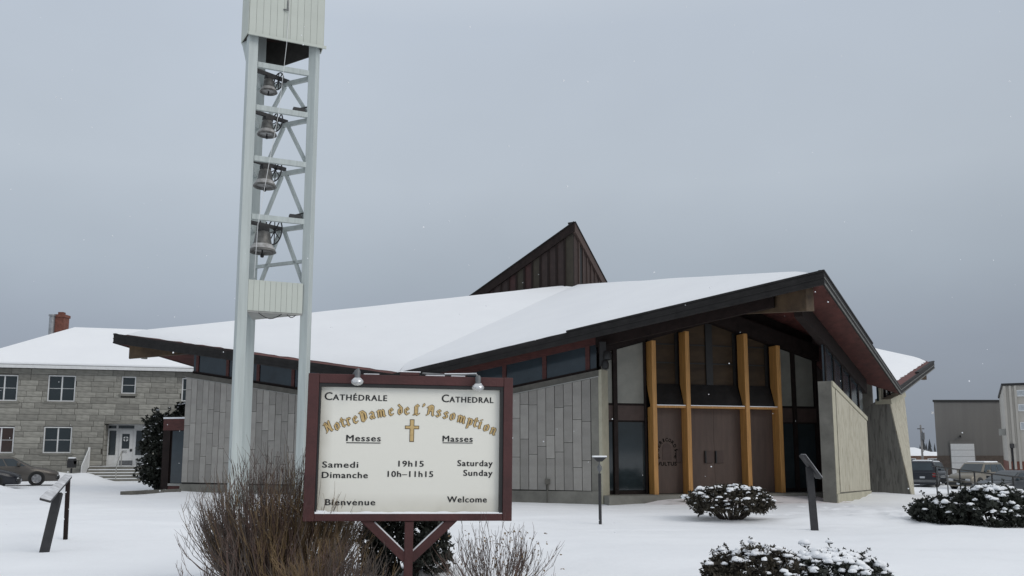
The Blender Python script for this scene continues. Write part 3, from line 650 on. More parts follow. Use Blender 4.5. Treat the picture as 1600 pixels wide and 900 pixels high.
for a, b_ in ((q5, T1 + Vector((-.1, .1))),):
    MB().hull([P3(a, 14.87), P3(a + Vector((.05, .04)), 14.87), P3(T1 + Vector((-.12, .12)), 14.87)], [P3(T1 + Vector((-.19, .06)), 14.0), P3(T1 + Vector((-.16, .09)), 14.0), P3(T1 + Vector((-.12, .12)), 14.0)]).build('gusset', M['tower_paint'], tower, world=True)
# cables
fc = T1.lerp(T2, .62) + nB * .18
MB().tube([P3(q0.lerp(q1, .52) + nB * .06, 16.1), P3(q0.lerp(q1, .50) + nB * .08, 14.7), P3(fc + d12 * -.35, 12.4), P3(fc + d12 * -.6, 10.6), P3(fc + d12 * -.85, 8.7), P3(fc - d12 * .9, 7.0)], .008, 5).build('bell_cable', M['white_paint'], tower, world=True)
hk = P3(q0.lerp(q1, .5) + nB * .04, 15.95); MB().tube([hk + Vector((0, 0, .25)), hk, hk + Vector((.03, -.05, -.12)), hk + Vector((-.12, -.05, -.1))], .022, 6).build('cable_hook', M['grey_metal'], tower, world=True)
lc = [P3(b0.lerp(b1_, .2 + .42 * k / 8) + nB * .02, 5.93 - .16 * math.sin(math.pi * k / 8)) for k in range(9)]
MB().tube(lc, .016, 5).build('drooping_cable', M['black'], tower, world=True)
lc = [P3(b0.lerp(b1_, .72 + .16 * k / 5) + nB * .02, 5.93 - .09 * math.sin(math.pi * k / 5)) for k in range(6)]
MB().tube(lc, .014, 5).build('drooping_cable', M['black'], tower, world=True)
for k in (1, 3):
    z = levels[k]; p = T2 - d12 * .36 - nB * .1
    MB().bar(P3(p - d12 * .25, z + .14), P3(p + d12 * .12, z + .14), .2, .16).tube([P3(p - d12 * .1, z + .2), P3(p + d12 * .2, z + .32), P3(p + d12 * .3, z + .05)], .03, 6).build('bell_motor', M['iron'], tower, sm='auto', world=True)

bell_spec = [(419.5, 116, 148, 29, 'smallest bronze bell, topmost in the tower'), (417, 183, 215, 32, 'second bell from the top of the tower, with lit metal painted on its flare'),
             (413.7, 259, 296, 37.6, 'third bell from the top of the tower, with lit metal painted on its flare'), (409.7, 354, 398, 44, 'largest bronze bell, lowest in the tower above the panelled band')]
yd = Vector((math.cos(R(48)), math.sin(R(48))))
for k, (px, yt, yb, wd, lab) in enumerate(bell_spec):
    Y = 26.75; base = at(px, yb - 3, Y); rad = wd / 2 * Y / F * 1.0; h = rad * 1.62
    bell = thing('bell', lab, 'bell', (base.x, base.y, base.z), math.atan2(yd.y, yd.x), 'bells hanging in the tower')
    prof = [(rad * .9, 0), (rad, .02), (rad * .98, h * .07), (rad * .82, h * .2), (rad * .66, h * .4), (rad * .58, h * .65), (rad * .54, h * .85), (rad * .46, h * .95), (rad * .2, h), (.02, h * 1.01)]
    MB().lathe([(.02, h * .9), (rad * .4, h * .85), (rad * .5, h * .5), (rad * .8, .06), (rad * .9, 0)] + prof[1:], 28).build('bell_body', M['bronze'], bell, sm='auto')
    MB().lathe([(rad * .93, h * .13), (rad * .92, h * .145), (rad * .83, h * .24), (rad * .71, h * .36), (rad * .67, h * .37), (rad * .66, h * .36)], 28).build('snow', mat('bell_lit_band', (.42, .42, .42), .8, .3, 6, c2=(.2, .19, .18)), bell, sm=True)  # pale band over the flare: lit bell metal put into its colour
    MB().tube([(0, 0, h * .8), (0, 0, -h * .08)], rad * .07, 8).lathe([(rad * .05, -.22 * h), (rad * .12, -.2 * h), (rad * .14, -.1 * h), (rad * .06, 0)], 10).build('clapper', M['iron'], bell, sm='auto')
    MB().box(-.58, .74, -.05, .05, h * 1.2, h * 1.2 + .11).box(-rad * .4, rad * .4, -.10, .10, h * .98, h * 1.19).tube([(-rad * .25, 0, h), (-rad * .25, 0, h * 1.45)], .025, 6).tube([(rad * .25, 0, h), (rad * .25, 0, h * 1.45)], .025, 6).build('headstock', M['iron'], bell)
    wr = rad * .98; wx = max(rad * .95, .36); wz = h * 1.10
    circ = [(wx, wr * math.cos(2 * math.pi * j / 24), wz + wr * math.sin(2 * math.pi * j / 24)) for j in range(25)]
    wh = MB().tube(circ, .022, 6)
    for j in range(4):
        a = math.pi * j / 4; wh.tube([(wx, wr * math.cos(a), wz + wr * math.sin(a)), (wx, -wr * math.cos(a), wz - wr * math.sin(a))], .018, 5)
    wh.build('bell_wheel', M['iron'], bell, sm='auto')

# ------------------------------------------------------------------ notice board
S = 10.6 / F; SX = at(640, 708, 10.6).x
sign = thing('church_sign', 'maroon framed notice board with gold arched title and mass times on a Y post', 'sign', (SX, 10.6, 0))
sign.rotation_euler = (0, R(-.55), R(9.0))
sign.rotation_euler = (0, R(.55), R(9.0))
def SG(px, py, d=0): return Vector(((px - 640) * S, d, (707.6 - py) * S + EYE))   # d > 0 is away from the viewer
def sbox(nm, m, x0, x1, y0, y1, d0, d1, par=sign, bevel=0):
    a, b_ = SG(x0, y1), SG(x1, y0)
    return MB().box(a.x, b_.x, d0, d1, a.z, b_.z).build(nm, m, par, bevel=bevel)
sbox('frame_bar', M['maroon'], 481, 497.5, 588, 811, -.06, .12, bevel=.006); sbox('frame_bar', M['maroon'], 783.5, 798, 588, 811, -.06, .12, bevel=.006)
sbox('frame_bar', M['maroon'], 497.8, 783.2, 588.3, 602.5, -.058, .118, bevel=.006); sbox('frame_bar', M['maroon'], 497.8, 783.2, 800, 810.7, -.058, .118, bevel=.006)
sbox('box_liner', M['black'], 497.9, 783.1, 602.8, 799.8, .07, .115)
sbox('liner_edge', M['black'], 497.9, 783.1, 602.8, 607.5, -.045, .069); sbox('liner_edge', M['black'], 497.9, 500.5, 607.8, 799.8, -.045, .069); sbox('liner_edge', M['black'], 778.5, 783.1, 607.8, 799.8, -.045, .069)
face = sbox('sign_face', M['sign_face'], 500.8, 778.2, 607.8, 799.6, .02, .06)
# snow on the bottom ledge
mb = MB(); K = 60
for i in range(K + 1):
    x = 498.2 + (783 - 498.2) * i / K; hh = 2.6 + 1.6 * mn.noise((x * .06, 0, 0)) + (3 if i < 4 else 0)
    z0 = SG(x, 799.8).z; z1 = SG(x, 799.8 - max(1.2, hh)).z
    mb.v += [(SG(x, 0).x, -.052, z0), (SG(x, 0).x, -.040, z1 - .004), (SG(x, 0).x, .018, z1), (SG(x, 0).x, .018, z0)]
for i in range(K):
    for j in range(4): mb.f.append((4*i + j, 4*i + (j+1) % 4, 4*i + 4 + (j+1) % 4, 4*i + 4 + j))
mb.f += [(3, 2, 1, 0), (4*K, 4*K+1, 4*K+2, 4*K+3)]
mb.build('snow_ledge', M['snow'], sign, sm='auto')
a = SG(640, 812)
MB().box(-.052, .052, -.04, .075, -.5, a.z + .005).build('post', M['maroon'], sign, bevel=.006)
for sgn in (-1, 1):
    top = Vector((sgn * 70 * S, .02, a.z + .05)); bot = Vector((sgn * .03, .02, SG(0, 868).z))
    MB().bar(bot, top, .10, .10, up=(0, 1, 0)).build('brace', M['maroon'], sign, bevel=.005)
    d = (top - bot).normalized(); nn = Vector((-d.z * sgn, 0, d.x * sgn)) * (1 if True else 1)
    if nn.z < 0: nn = -nn
    MB().bar(bot + d * .08 + nn * .056, top - d * .14 + nn * .056, .06, .012, up=(0, 1, 0) if False else nn).build('brace_snow', M['snow'], sign)
# lettering
YD = .0165
def line(txt, x0, x1, base, cap, bold=.012, sp=1.1, par=face, m=None, tilt=-.0):
    mb = MB()
    for k_, dx in enumerate((-.42, 0, .42)): flat_text(mb, txt, lambda x, y: SG(x0 + (x1 - x0) * x + dx, base - y * cap + (.12, -.12, .12)[k_], YD - .0004 * k_), 0, sp)
    o = mb.build('lettering', m or M['lettering'], par); o['kind'] = 'stuff'; return o
for big, rest, x0, xm, x1 in (('C', 'ATHÉDRALE', 506, 518.5, 601), ('C', 'ATHEDRAL', 686.5, 698.5, 768)):
    line(big, x0, xm - 1.2, 628, 12.6, .03); line(rest, xm, x1, 628, 9.3 if 'É' not in rest else 9.3, .03, 1.15)
for txt, x0, x1, base, cap in (('Messes', 541, 593, 690.4, 9.8), ('Masses', 689, 736, 689.5, 9.6), ('Samedi', 506.5, 560, 730.9, 9.6), ('Dimanche', 506.5, 575, 746.6, 9.6),
                               ('19h15', 621.5, 660, 728.6, 9.3), ('10h–11h15', 605.5, 675, 744.4, 9.3), ('Saturday', 713, 768, 727.2, 9.6), ('Sunday', 722.5, 768, 742.2, 9.6),
                               ('Bienvenue', 513, 587.5, 787.4, 9.6), ('Welcome', 698, 759.5, 783, 9.6)):
    line(txt, x0, x1, base, cap, .010 if txt[1] == 'e' and txt[0] == 'M' or txt == 'Masses' else .017, 1.12)
sbox('underline', M['lettering'], 541, 593, 692.4, 693.7, YD - .001, YD + .002, face); sbox('underline', M['lettering'], 689, 736, 690.9, 692.1, YD - .001, YD + .002, face)
def cross(nm, m, g, d):
    pts = [(638-g, 656.5-g), (643.6+g, 656.5-g), (643.6+g, 666.3-g), (651.2+g, 666.3-g), (651.2+g, 670.2+g), (643.6+g, 670.2+g), (643.6+g, 690+g), (638-g, 690+g), (638-g, 670.2+g), (630.6-g, 670.2+g), (630.6-g, 666.3-g), (638-g, 666.3-g)]
    return MB().hull([SG(x, y, d) for x, y in pts], [SG(x, y, d + .003) for x, y in pts]).build(nm, m, face)
cross('cross_outline', M['gold_edge'], .75, .0165); cross('cross', M['gold'], -.25, .0125)
# broad-nib lettering on an arc
GL = {'o': [[(.1,.15),(.1,.8),(.38,1),(.58,.82),(.58,.2),(.3,0),(.1,.15)]], 'e': [[(.58,.12),(.32,0),(.1,.2),(.1,.8),(.36,1),(.56,.74),(.14,.48)]],
 'a': [[(.1,.85),(.35,1),(.56,.8),(.56,.1),(.7,.03)], [(.56,.52),(.2,.45),(.1,.2),(.3,0),(.55,.16)]], 't': [[(.25,1.32),(.25,.15),(.42,0),(.6,.12)], [(.02,.95),(.55,.95)]],
 'r': [[(.02,.9),(.15,1),(.15,.02),(.28,.0)], [(.15,.8),(.38,1),(.58,.86)]], 'n': [[(0,.9),(.13,1),(.13,.02)], [(.13,.8),(.4,1),(.58,.85),(.58,.08),(.72,.02)]],
 'm': [[(0,.9),(.13,1),(.13,.02)], [(.13,.8),(.36,1),(.52,.85),(.52,.02)], [(.52,.8),(.76,1),(.92,.85),(.92,.08),(1.06,.02)]],
 's': [[(.56,.86),(.32,1),(.12,.78),(.52,.42),(.54,.2),(.3,0),(.06,.14)]], 'd': [[(.5,.82),(.2,.76),(.1,.2),(.3,0),(.56,.2),(.56,.95),(.15,1.42)]],
 'p': [[(.02,1),(.16,.92),(.16,-.5)], [(.16,.84),(.4,1),(.6,.8),(.6,.2),(.36,0),(.16,.1)]], 'i': [[(0,.9),(.14,1),(.14,.08),(.28,.02)], [(.08,1.28),(.18,1.36)]],
 'N': [[(.02,0),(.2,.12),(.2,1.35)], [(-.02,1.25),(.2,1.42),(.72,.2)], [(.74,1.5),(.74,.05),(.9,.0)]],
 'D': [[(.22,1.45),(.22,.1),(.5,-.02),(.85,.3),(.85,1.1),(.5,1.5),(0,1.36)], [(.45,1.2),(.45,.2)]], 'L': [[(.75,1.3),(.5,1.5),(.28,1.25),(.3,.12),(.05,.0)], [(.12,.06),(.4,.14),(.62,-.03),(.85,.15)], [(.5,1.2),(.5,.25)]],
 'A': [[(.0,.02),(.2,.15),(.25,1.15),(.5,1.5),(.82,1.35),(.82,.1),(.98,.02)], [(.05,1.2),(.3,1.42)], [(.25,.72),(.8,.72)], [(.5,1.3),(.5,.8)]], "'": [[(.12,1.65),(.16,1.5),(.04,1.3)]]}
arc = [('N',515.5,676),('o',528,673),('t',537,668.5),('r',545.5,665.5),('e',555,662.5),('D',567,659.5),('a',579.5,655.5),('m',593.5,652.5),('e',608.5,649.8),('d',622,648),('e',632.5,648),
       ('L',647,648.5),("'",657.5,648.5),('A',668.5,649),('s',681,651),('s',692,653.5),('o',702.5,655.5),('m',716.5,659.5),('p',729.5,663.5),('t',738.5,665.5),('i',745.5,668),('o',755.5,672),('n',766,677)]
def glyph(ch, cx_, by, th, nibw, d, m, nm):
    XH = 10.2; mb = MB(); wdt = {'m': 1.06, 'N': .9, 'D': .9, 'L': .9, 'A': .98, "'": .2, 'i': .28}.get(ch, .65)
    c, s_ = math.cos(th), math.sin(th); na = R(38); nv = (math.cos(na) * nibw / 2, math.sin(na) * nibw / 2)
    tn = (-math.sin(na) * nibw * .24, math.cos(na) * nibw * .24)
    def T(x, y, dd): 
        x = (x - wdt / 2) * XH * 1.02; y = y * XH
        return SG(cx_ + x * c - y * -s_ * 1, by + x * s_ - y * c, dd)
    for st in GL[ch]:
        for k, ((x0, y0), (x1, y1)) in enumerate(zip(st, st[1:])):
            dd = d + .0001 * (k % 3)
            q = [(-nv[0] - tn[0], -nv[1] - tn[1]), (nv[0] - tn[0], nv[1] - tn[1]), (nv[0] + tn[0], nv[1] + tn[1]), (-nv[0] + tn[0], -nv[1] + tn[1])]
            pts = [(x + a, y + b_) for x, y in ((x0, y0), (x1, y1)) for a, b_ in q]
            pts.sort(); hl = []
            def cr_(o, a, b_): return (a[0]-o[0]) * (b_[1]-o[1]) - (a[1]-o[1]) * (b_[0]-o[0])
            lo = []; up = []
            for p in pts:
                while len(lo) > 1 and cr_(lo[-2], lo[-1], p) <= 1e-9: lo.pop()
                lo.append(p)
            for p in reversed(pts):
                while len(up) > 1 and cr_(up[-2], up[-1], p) <= 1e-9: up.pop()
                up.append(p)
            mb.poly([T(x, y, dd) for x, y in lo[:-1] + up[:-1]])
    return mb.build(nm, m, face)
for ch, cx_, by in arc:
    th = math.atan((cx_ - 642) / 290 * 1.0)
    glyph(ch, cx_, by, th, .37, .0160, M['gold_edge'], 'title_outline'); glyph(ch, cx_, by, th, .22, .0135, M['gold'], 'title_letter')
# lamps over the board
for px, py, arm in ((555, 598, [(547, 590), (551, 583), (556, 580), (556.5, 588)]), (741, 603, [(655, 583.5), (690, 585), (725, 584), (739, 584.5), (742, 588)])):
    lampo = thing('sign_lamp', 'silver flood bulb over the sign, ' + ('left one of the two' if px < 640 else 'right one on a long snowy pipe'), 'lamp', (0, 0, 0), 0, 'lamps over the notice board')
    mw = Matrix.Translation(sign.location) @ sign.rotation_euler.to_matrix().to_4x4()
    lampo.location = mw @ SG(px, py, -.14); lampo.rotation_euler = sign.rotation_euler
    o_ = SG(px, py, -.14)
    Ls = lambda x, y, d: SG(x, y, d) - o_
    MB().tube([Ls(x, y, .03 if i < len(arm) - 2 else -.08) for i, (x, y) in enumerate(arm)], .014, 8).build('arm', M['grey_metal'], lampo, sm='auto')
    if px > 640: MB().tube([Ls(x, y - 1.6, .03 if i < 3 else -.08) for i, (x, y) in enumerate(arm[:4])][1:], .008, 6).build('arm_snow', M['snow'], lampo, sm='auto')
    MB().lathe([(.034, .03), (.036, .10), (.025, .125), (.02, .13)], 14).build('socket', M['grey_metal'], lampo, sm='auto')
    MB().lathe([(.004, -.068), (.035, -.062), (.066, -.045), (.078, -.022), (.074, -.005), (.05, .02), (.034, .032)], 20).build('bulb', M['silver'], lampo, sm='auto')
MB().box(SG(620, 0).x, SG(650, 0).x, -.03, .05, SG(0, 588).z + .001, SG(0, 583).z).build('junction_box', M['maroon'], sign, bevel=.004)
mb = MB()
for x0, x1 in ((564, 588), (617, 652), (660, 690), (700, 722)):
    mb.box(SG(x0, 0).x, SG(x1, 0).x, -.03, .04, SG(0, 588 if x0 != 617 else 583).z + .002, SG(0, 586.4 if x0 != 617 else 581.3).z)
mb.build('top_snow', M['snow'], sign, bevel=.004)['kind'] = 'stuff'

# ------------------------------------------------------------------ small street furniture
# flat-headed lamp post by the slab wall
p = at(938, 817, 20.6); g = ground(p.x, p.y)
lp = thing('lamp_post', 'slim dark post with flat snow capped head beside the church doors', 'lamp post', (p.x, p.y, g))
k = 20.6 / F
MB().tube([(0, 0, -.3), (0, 0, 1.18)], .036, 8).build('pole', M['iron'], lp)
MB().lathe([(.012, 1.17), (.02, 1.22), (.05, 1.26), (.055, 1.34), (.03, 1.38), (.014, 1.40), (.014, 1.47)], 12).build('neck', M['grey_metal'], lp, sm='auto')
MB().hull([(-.06, -.05, 1.46), (.06, -.05, 1.46), (.06, .05, 1.46), (-.06, .05, 1.46)], [(-.16, -.13, 1.56), (.16, -.13, 1.56), (.16, .13, 1.56), (-.16, .13, 1.56)]).build('head', M['iron'], lp)
MB().box(-.165, .165, -.135, .135, 1.562, 1.60).build('snow', M['snow'], lp, bevel=.012)
# right lectern
p = at(1274, 826, 19.0); g = ground(p.x, p.y)
lc_ = thing('lectern_panel', 'dark interpretive lectern with tilted plate in front of the orange posts', 'info panel', (p.x, p.y, g), 0, 'interpretive panels on the lawn')
MB().hull([(-.075, -.03, -.3), (.075, -.03, -.3), (.075, .05, -.3), (-.075, .05, -.3)], [(-.14, -.03, 1.36), (0.0, -.03, 1.36), (0.0, .05, 1.36), (-.14, .05, 1.36)]).build('post', M['iron'], lc_)
pl = MB().hull([(-.24, -.16, 1.60), (-.20, -.16, 1.63), (.15, -.16, 1.13), (.11, -.16, 1.10)], [(-.22, .22, 1.60), (-.18, .22, 1.63), (.17, .22, 1.13), (.13, .22, 1.10)]).build('plate', M['iron'], lc_)
MB().hull([(-.196, -.155, 1.632), (-.19, -.155, 1.64), (.16, -.155, 1.14), (.153, -.155, 1.133)], [(-.176, .215, 1.632), (-.17, .215, 1.64), (.18, .215, 1.14), (.173, .215, 1.133)]).build('snow', mat('thin_snow', (.55, .56, .57), .8, .35, 9, c2=(.16, .16, .165)), lc_)
# left lectern: long plate on a leaning near post and a thin rear post
pa, pb = at(70.5, 780, 14.0), at(107, 743.5, 16.6); g0 = at(64.5, 862, 14.3); 
ll = thing('lectern_panel', 'snow dusted tilted plate on two posts at the left edge of the lawn', 'info panel', (g0.x, g0.y, ground(g0.x, g0.y)), 0, 'interpretive panels on the lawn')
A_ = [at(62, 778, 13.9), at(79, 782.5, 14.0), at(112.5, 744, 16.6), at(101.5, 742, 16.5)]
o_ = Vector(ll.location); q = [v - o_ for v in A_]
MB().hull([v - Vector((0, 0, .035)) for v in q], q).build('plate', M['iron'], ll)
q2 = [v + Vector((0, 0, .002)) for v in q]; MB().hull(q2, [v * 1.0 + Vector((0, 0, .012)) for v in q2]).build('snow', mat('thin_snow2', (.62, .63, .65), .8, .18, 5, c2=(.30, .30, .31)), ll)
nb0, nb1 = g0 - o_ + Vector((0, 0, -.3)), at(91, 771, 14.9) - o_
MB().bar(nb0, nb1, .14, .06, up=(0, 1, 0)).build('post', M['iron'], ll)
rb1 = at(106.5, 749, 16.4) - o_; rb0 = Vector((at(104, 823, 16.4).x, at(104, 823, 16.4).y, ground(at(104, 823, 16.4).x, 16.4) - .3)) - o_
MB().bar(rb0, rb1, .065, .05, up=(0, 1, 0)).build('post', M['darkwood'], ll)
# ------------------------------------------------------------------ stone house on the left
HO = Vector((-29.39, 49.0)); HD = Vector((.9656, .26)).normalized(); HN = Vector((.26, -.9656)).normalized()
house = thing('stone_house', 'two storey grey stone house with white windows and snowy hip roof', 'house', (HO.x, HO.y, 0))
def HF(u, z, o=0): return Vector((HO.x + HD.x * u + HN.x * o, HO.y + HD.y * u + HN.y * o, z))
def HP(px, py):
    r = at(px, py, 1.0); k = HO.dot(HN) / (r.x * HN.x + r.y * HN.y)
    p = Vector((r.x * k, r.y * k)); return (p - HO).dot(HD), (r.z - EYE) * k + EYE
def hbox(nm, m, u0, u1, z0, z1, o0, o1, par=house, bevel=0):
    return MB().hull([HF(u0, z0, o0), HF(u1, z0, o0), HF(u1, z0, o1), HF(u0, z0, o1)], [HF(u0, z1, o0), HF(u1, z1, o0), HF(u1, z1, o1), HF(u0, z1, o1)]).build(nm, m, par, world=True, bevel=bevel)
ZE = 6.50; UL, UR, DP = -1.7, 14.5, 9.0
def rect(x0, y0, x1, y1):
    u0, za = HP(x0, y1); u1, zb = HP(x1, y0); return u0, u1, za, zb
wins = [rect(-17, 586, 29, 626), rect(73, 587, 119, 627), rect(189, 588.5, 213, 615), rect(283, 591, 310, 627), rect(-22, 667, 23, 708), rect(66, 667, 113, 708)]
ent = rect(157, 662, 236, 755); ent = (ent[0], ent[1], -.2, ent[3])
ops = wins + [ent]
# mortar backing in strips around the openings
us = sorted({UL, UR} | {v for o in ops for v in o[:2]}); wall = None
for a, b_ in zip(us, us[1:]):
    mid = (a + b_) / 2; cuts = sorted((o[2], o[3]) for o in ops if o[0] < mid < o[1]); z = -1.0
    for c0, c1 in cuts + [(ZE, ZE)]:
        if c0 > z + .01:
            if wall is None: wall = hbox('wall', M['mortar'], a, b_, z, c0, -.35, -.02)
            else: hbox('wall_section', M['mortar'], a, b_, z, c0, -.35, -.02, wall)
        z = c1
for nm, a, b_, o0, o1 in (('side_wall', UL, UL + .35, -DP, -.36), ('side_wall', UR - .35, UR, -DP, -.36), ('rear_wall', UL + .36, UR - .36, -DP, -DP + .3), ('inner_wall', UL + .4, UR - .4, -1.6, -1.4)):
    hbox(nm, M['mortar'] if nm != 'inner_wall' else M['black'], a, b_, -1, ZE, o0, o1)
# single stone blocks, one shared mesh
ub = bpy.data.meshes.new('stone_block'); t_ = MB().box(-.5, .5, -.5, .5, -.5, .5); ub.from_pydata(t_.v, [], t_.f); ub.materials.append(M['block'])
rnd = random.Random(4); ch = .315; z = ZE - .02; cnt = 0
hang = math.atan2(HD.y, HD.x); wloc = abs_loc(wall)
while z > -.15:
    z1 = z; z0 = z - ch * rnd.choice((.92, 1, 1, 1.12)); u = UL + .35 + rnd.uniform(0, .5)
    while u < 11.6:
        u1 = u + rnd.uniform(.62, 1.35); segs = [(u, u1)]
        for o in ops:
            if o[2] < z1 - .05 and o[3] > z0 + .05:
                ns = []
                for a, b_ in segs:
                    if o[1] <= a or o[0] >= b_: ns.append((a, b_)); continue
                    if a < o[0]: ns.append((a, o[0]))
                    if b_ > o[1]: ns.append((o[1], b_))
                segs = ns
        for a, b_ in segs:
            if b_ - a < .10: continue
            ob = bpy.data.objects.new('stone_block', ub); col.objects.link(ob); ob.parent = wall
            pr = rnd.uniform(.0, .035); c = HF((a + b_) / 2, (z0 + z1) / 2, -.04 + pr); ob.location = c - wloc; ob.rotation_euler = (0, 0, hang); ob.scale = (b_ - a - .018, .09, z1 - z0 - .018); cnt += 1
        u = u1
    z = z0
for wi, (u0, u1, z0, z1) in enumerate(wins):
    fw = .07; win = hbox('window', M['white_paint'], u0, u1, z0, z1, -.22, -.10)
    lights = [(u0 + fw, (u0 + u1) / 2 - fw * .6), ((u0 + u1) / 2 + fw * .6, u1 - fw)] if wi not in (2, 3) else [(u0 + fw, u1 - fw)]
    zm = z0 + (z1 - z0) * .5
    for a, b_ in lights:
        for c0, c1 in ((z0 + fw, zm - .018), (zm + .018, z1 - fw)):
            hbox('pane', M['glass'] if wi != 4 else glass('warm_brown_glass', (.045, .028, .022)), a, b_, c0, c1, -.099, -.085, win)
    hbox('frame', M['white_paint'], u0, u0 + fw * .9, z0, z1, -.099, -.03, win); hbox('frame', M['white_paint'], u1 - fw * .9, u1, z0, z1, -.099, -.03, win)
    hbox('frame', M['white_paint'], u0 + fw * .9, u1 - fw * .9, z1 - fw * .9, z1, -.099, -.032, win); hbox('frame', M['white_paint'], u0 + fw * .9, u1 - fw * .9, z0, z0 + fw * .9, -.099, -.032, win)
    hbox('sill', M['concrete'], u0 - .12, u1 + .12, z0 - .13, z0 - .003, -.1, .08, win)
# eaves, gutter, roof with snow
OV = .45
ev = [HF(UL - OV, ZE, OV), HF(UR + OV, ZE, OV), HF(UR + OV, ZE, -DP - OV), HF(UL - OV, ZE, -DP - OV)]
hr = [HF(UL + DP / 2, 9.30, -DP / 2), HF(UR - DP / 2, 9.30, -DP / 2)]
mb = MB(); up = Vector((0, 0, .16)); V = [v for v in ev] + [v + up for v in ev] + [v + Vector((0, 0, .12)) for v in hr]
mb.v = [tuple(v) for v in V]; mb.f = [(3, 2, 1, 0), (0, 1, 5, 4), (1, 2, 6, 5), (2, 3, 7, 6), (3, 0, 4, 7), (4, 5, 9, 8), (5, 6, 9), (6, 7, 8, 9), (7, 4, 8)]
hroof = mb.build('roof', M['shingle'], house, world=True)
ctr3 = (ev[0] + ev[2]) / 2
sv_ = [ctr3 + (v - ctr3) * .992 + Vector((0, 0, .175)) for v in ev]; st_ = [v + Vector((0, 0, .13)) for v in sv_]; rt_ = [v + Vector((0, 0, .30)) for v in hr]
mb = MB(); mb.v = [tuple(v) for v in sv_ + st_ + rt_]; mb.f = [(3, 2, 1, 0), (0, 1, 5, 4), (1, 2, 6, 5), (2, 3, 7, 6), (3, 0, 4, 7), (4, 5, 9, 8), (5, 6, 9), (6, 7, 8, 9), (7, 4, 8)]
mb.build('snow_cover', M['snow_roof'], hroof, world=True, bevel=.04)
hbox('gutter', M['white_paint'], UL - OV - .02, UR + OV + .02, ZE - .03, ZE + .15, OV + .004, OV + .10, hroof)
c = at(95.5, 507, 54.3); chim = MB().box(c.x - .33, c.x + .33, c.y - .33, c.y + .33, 8.0, 10.22).build('chimney', M['brick'], hroof, world=True)
MB().box(c.x - .38, c.x + .38, c.y - .38, c.y + .38, 10.223, 10.40).build('chimney_cap', M['brick'], hroof, world=True)
MB().box(c.x - .16, c.x + .16, c.y - .16, c.y + .16, 10.403, 10.58).build('chimney_pot', M['brick'], hroof, world=True)
c = at(81, 507, 53.9); MB().lathe([(.17, 8.0), (.17, 10.25), (.22, 10.27), (.22, 10.36), (.15, 10.38)], 14, Matrix.Translation((c.x, c.y, 0))).build('flue', mat('galvanised_flue', (.32, .33, .34), .4, .3, 3, metal=.6), hroof, sm='auto', world=True)
c = at(177.5, 550, 52.8); MB().tube([(c.x, c.y, 7.2), (c.x, c.y, 8.15)], .05).build('vent_pipe', M['iron'], hroof, world=True)
# entrance: recess, white door with side lights, steps, rails
u0, u1, _, zt = ent; zf = HP(190, 728)[1]
rec = hbox('entrance_recess', M['concrete'], u0 - .004, u0 + .03, -.2, zt, -1.05, -.02)
for k in range(8): hbox('stone_block', M['block'], u0 + .032, u0 + .06, zf + .3 * k + .01, min(zt, zf + .3 * k + .285), -1.0, -.05, rec)
hbox('recess_ceiling', M['concrete'], u0, u1, zt - .02, zt + .1, -1.05, -.36)
hbox('lintel', M['concrete'], u0 - .1, u1 + .1, zt - .02, zt + .2, -.348, .02)
def drect(x0, y0, x1, y1):
    # on the recessed plane one metre behind the front
    o = -1.0; r = at(x0, y1, 1.0); k = (HO + HN * o).dot(HN) / (r.x * HN.x + r.y * HN.y); ua = (Vector((r.x * k, r.y * k)) - HO).dot(HD); za = (r.z - EYE) * k + EYE
    r = at(x1, y0, 1.0); k = (HO + HN * o).dot(HN) / (r.x * HN.x + r.y * HN.y); ub_ = (Vector((r.x * k, r.y * k)) - HO).dot(HD); zb = (r.z - EYE) * k + EYE
    return ua, ub_, za, zb
x = drect(165.5, 661, 235, 729); surround = hbox('door_surround', M['white_paint'], x[0], x[1], x[2], x[3] - .03, -1.3, -1.03)
for nm, r_, m_ in (('side_light', (169, 673, 182, 711), 'glass'), ('side_light', (211, 673, 224, 711), 'glass'), ('transom', (170, 665, 182, 669.5), 'glass'), ('transom', (185, 665, 210, 669.5), 'glass')):
    x = drect(*r_); hbox(nm, M[m_], *x, -1.028, -1.01, surround)
x = drect(184.5, 671.5, 208.5, 728); fd = hbox('front_door', M['white_paint'], *x, -1.028, -.985)
x = drect(190, 678, 203, 701); hbox('door_pane', M['glass'], *x, -.984, -.972, fd)
cxp, czp = (x[0] + x[1]) / 2, x[2] + (x[3] - x[2]) * .66
mb = MB()
for q in range(4):
    a0 = R(90 * q + 12); a1 = R(90 * q + 78); pts = [(cxp + .05 * math.cos((a0 + a1) / 2), czp + .05 * math.sin((a0 + a1) / 2))] + [(cxp + .15 * math.cos(a0 + (a1 - a0) * k / 4), czp + .15 * math.sin(a0 + (a1 - a0) * k / 4)) for k in range(5)]
    MB().hull([HF(a, b_, -.970) for a, b_ in pts], [HF(a, b_, -.960) for a, b_ in pts]).build('cross_ornament', M['white_paint'], fd, world=True)
x = drect(186, 719.5, 207, 727); hbox('kick_plate', M['grey_metal'], *x, -.984, -.975, fd)
x = drect(203, 701.5, 206.5, 705.5); hbox('lock', M['black'], *x, -.984, -.95, fd)
x = drect(191, 703.5, 198, 708); mb = MB(); flat_text(mb, '815', lambda a, b_: HF(x[0] + (x[1] - x[0]) * a, x[2] + (x[3] - x[2]) * b_, -.978), .03); mb.build('house_number', M['grey_metal'], fd, world=True)['kind'] = 'stuff'
stp0 = HP(139, 740)[0]
steps = hbox('landing', M['concrete'], stp0, u1, -.4, zf - .03, -1.05, .10)
hbox('snow', M['snow'], stp0 + .01, u1, zf - .028, zf - .005, -.9, .09, steps)
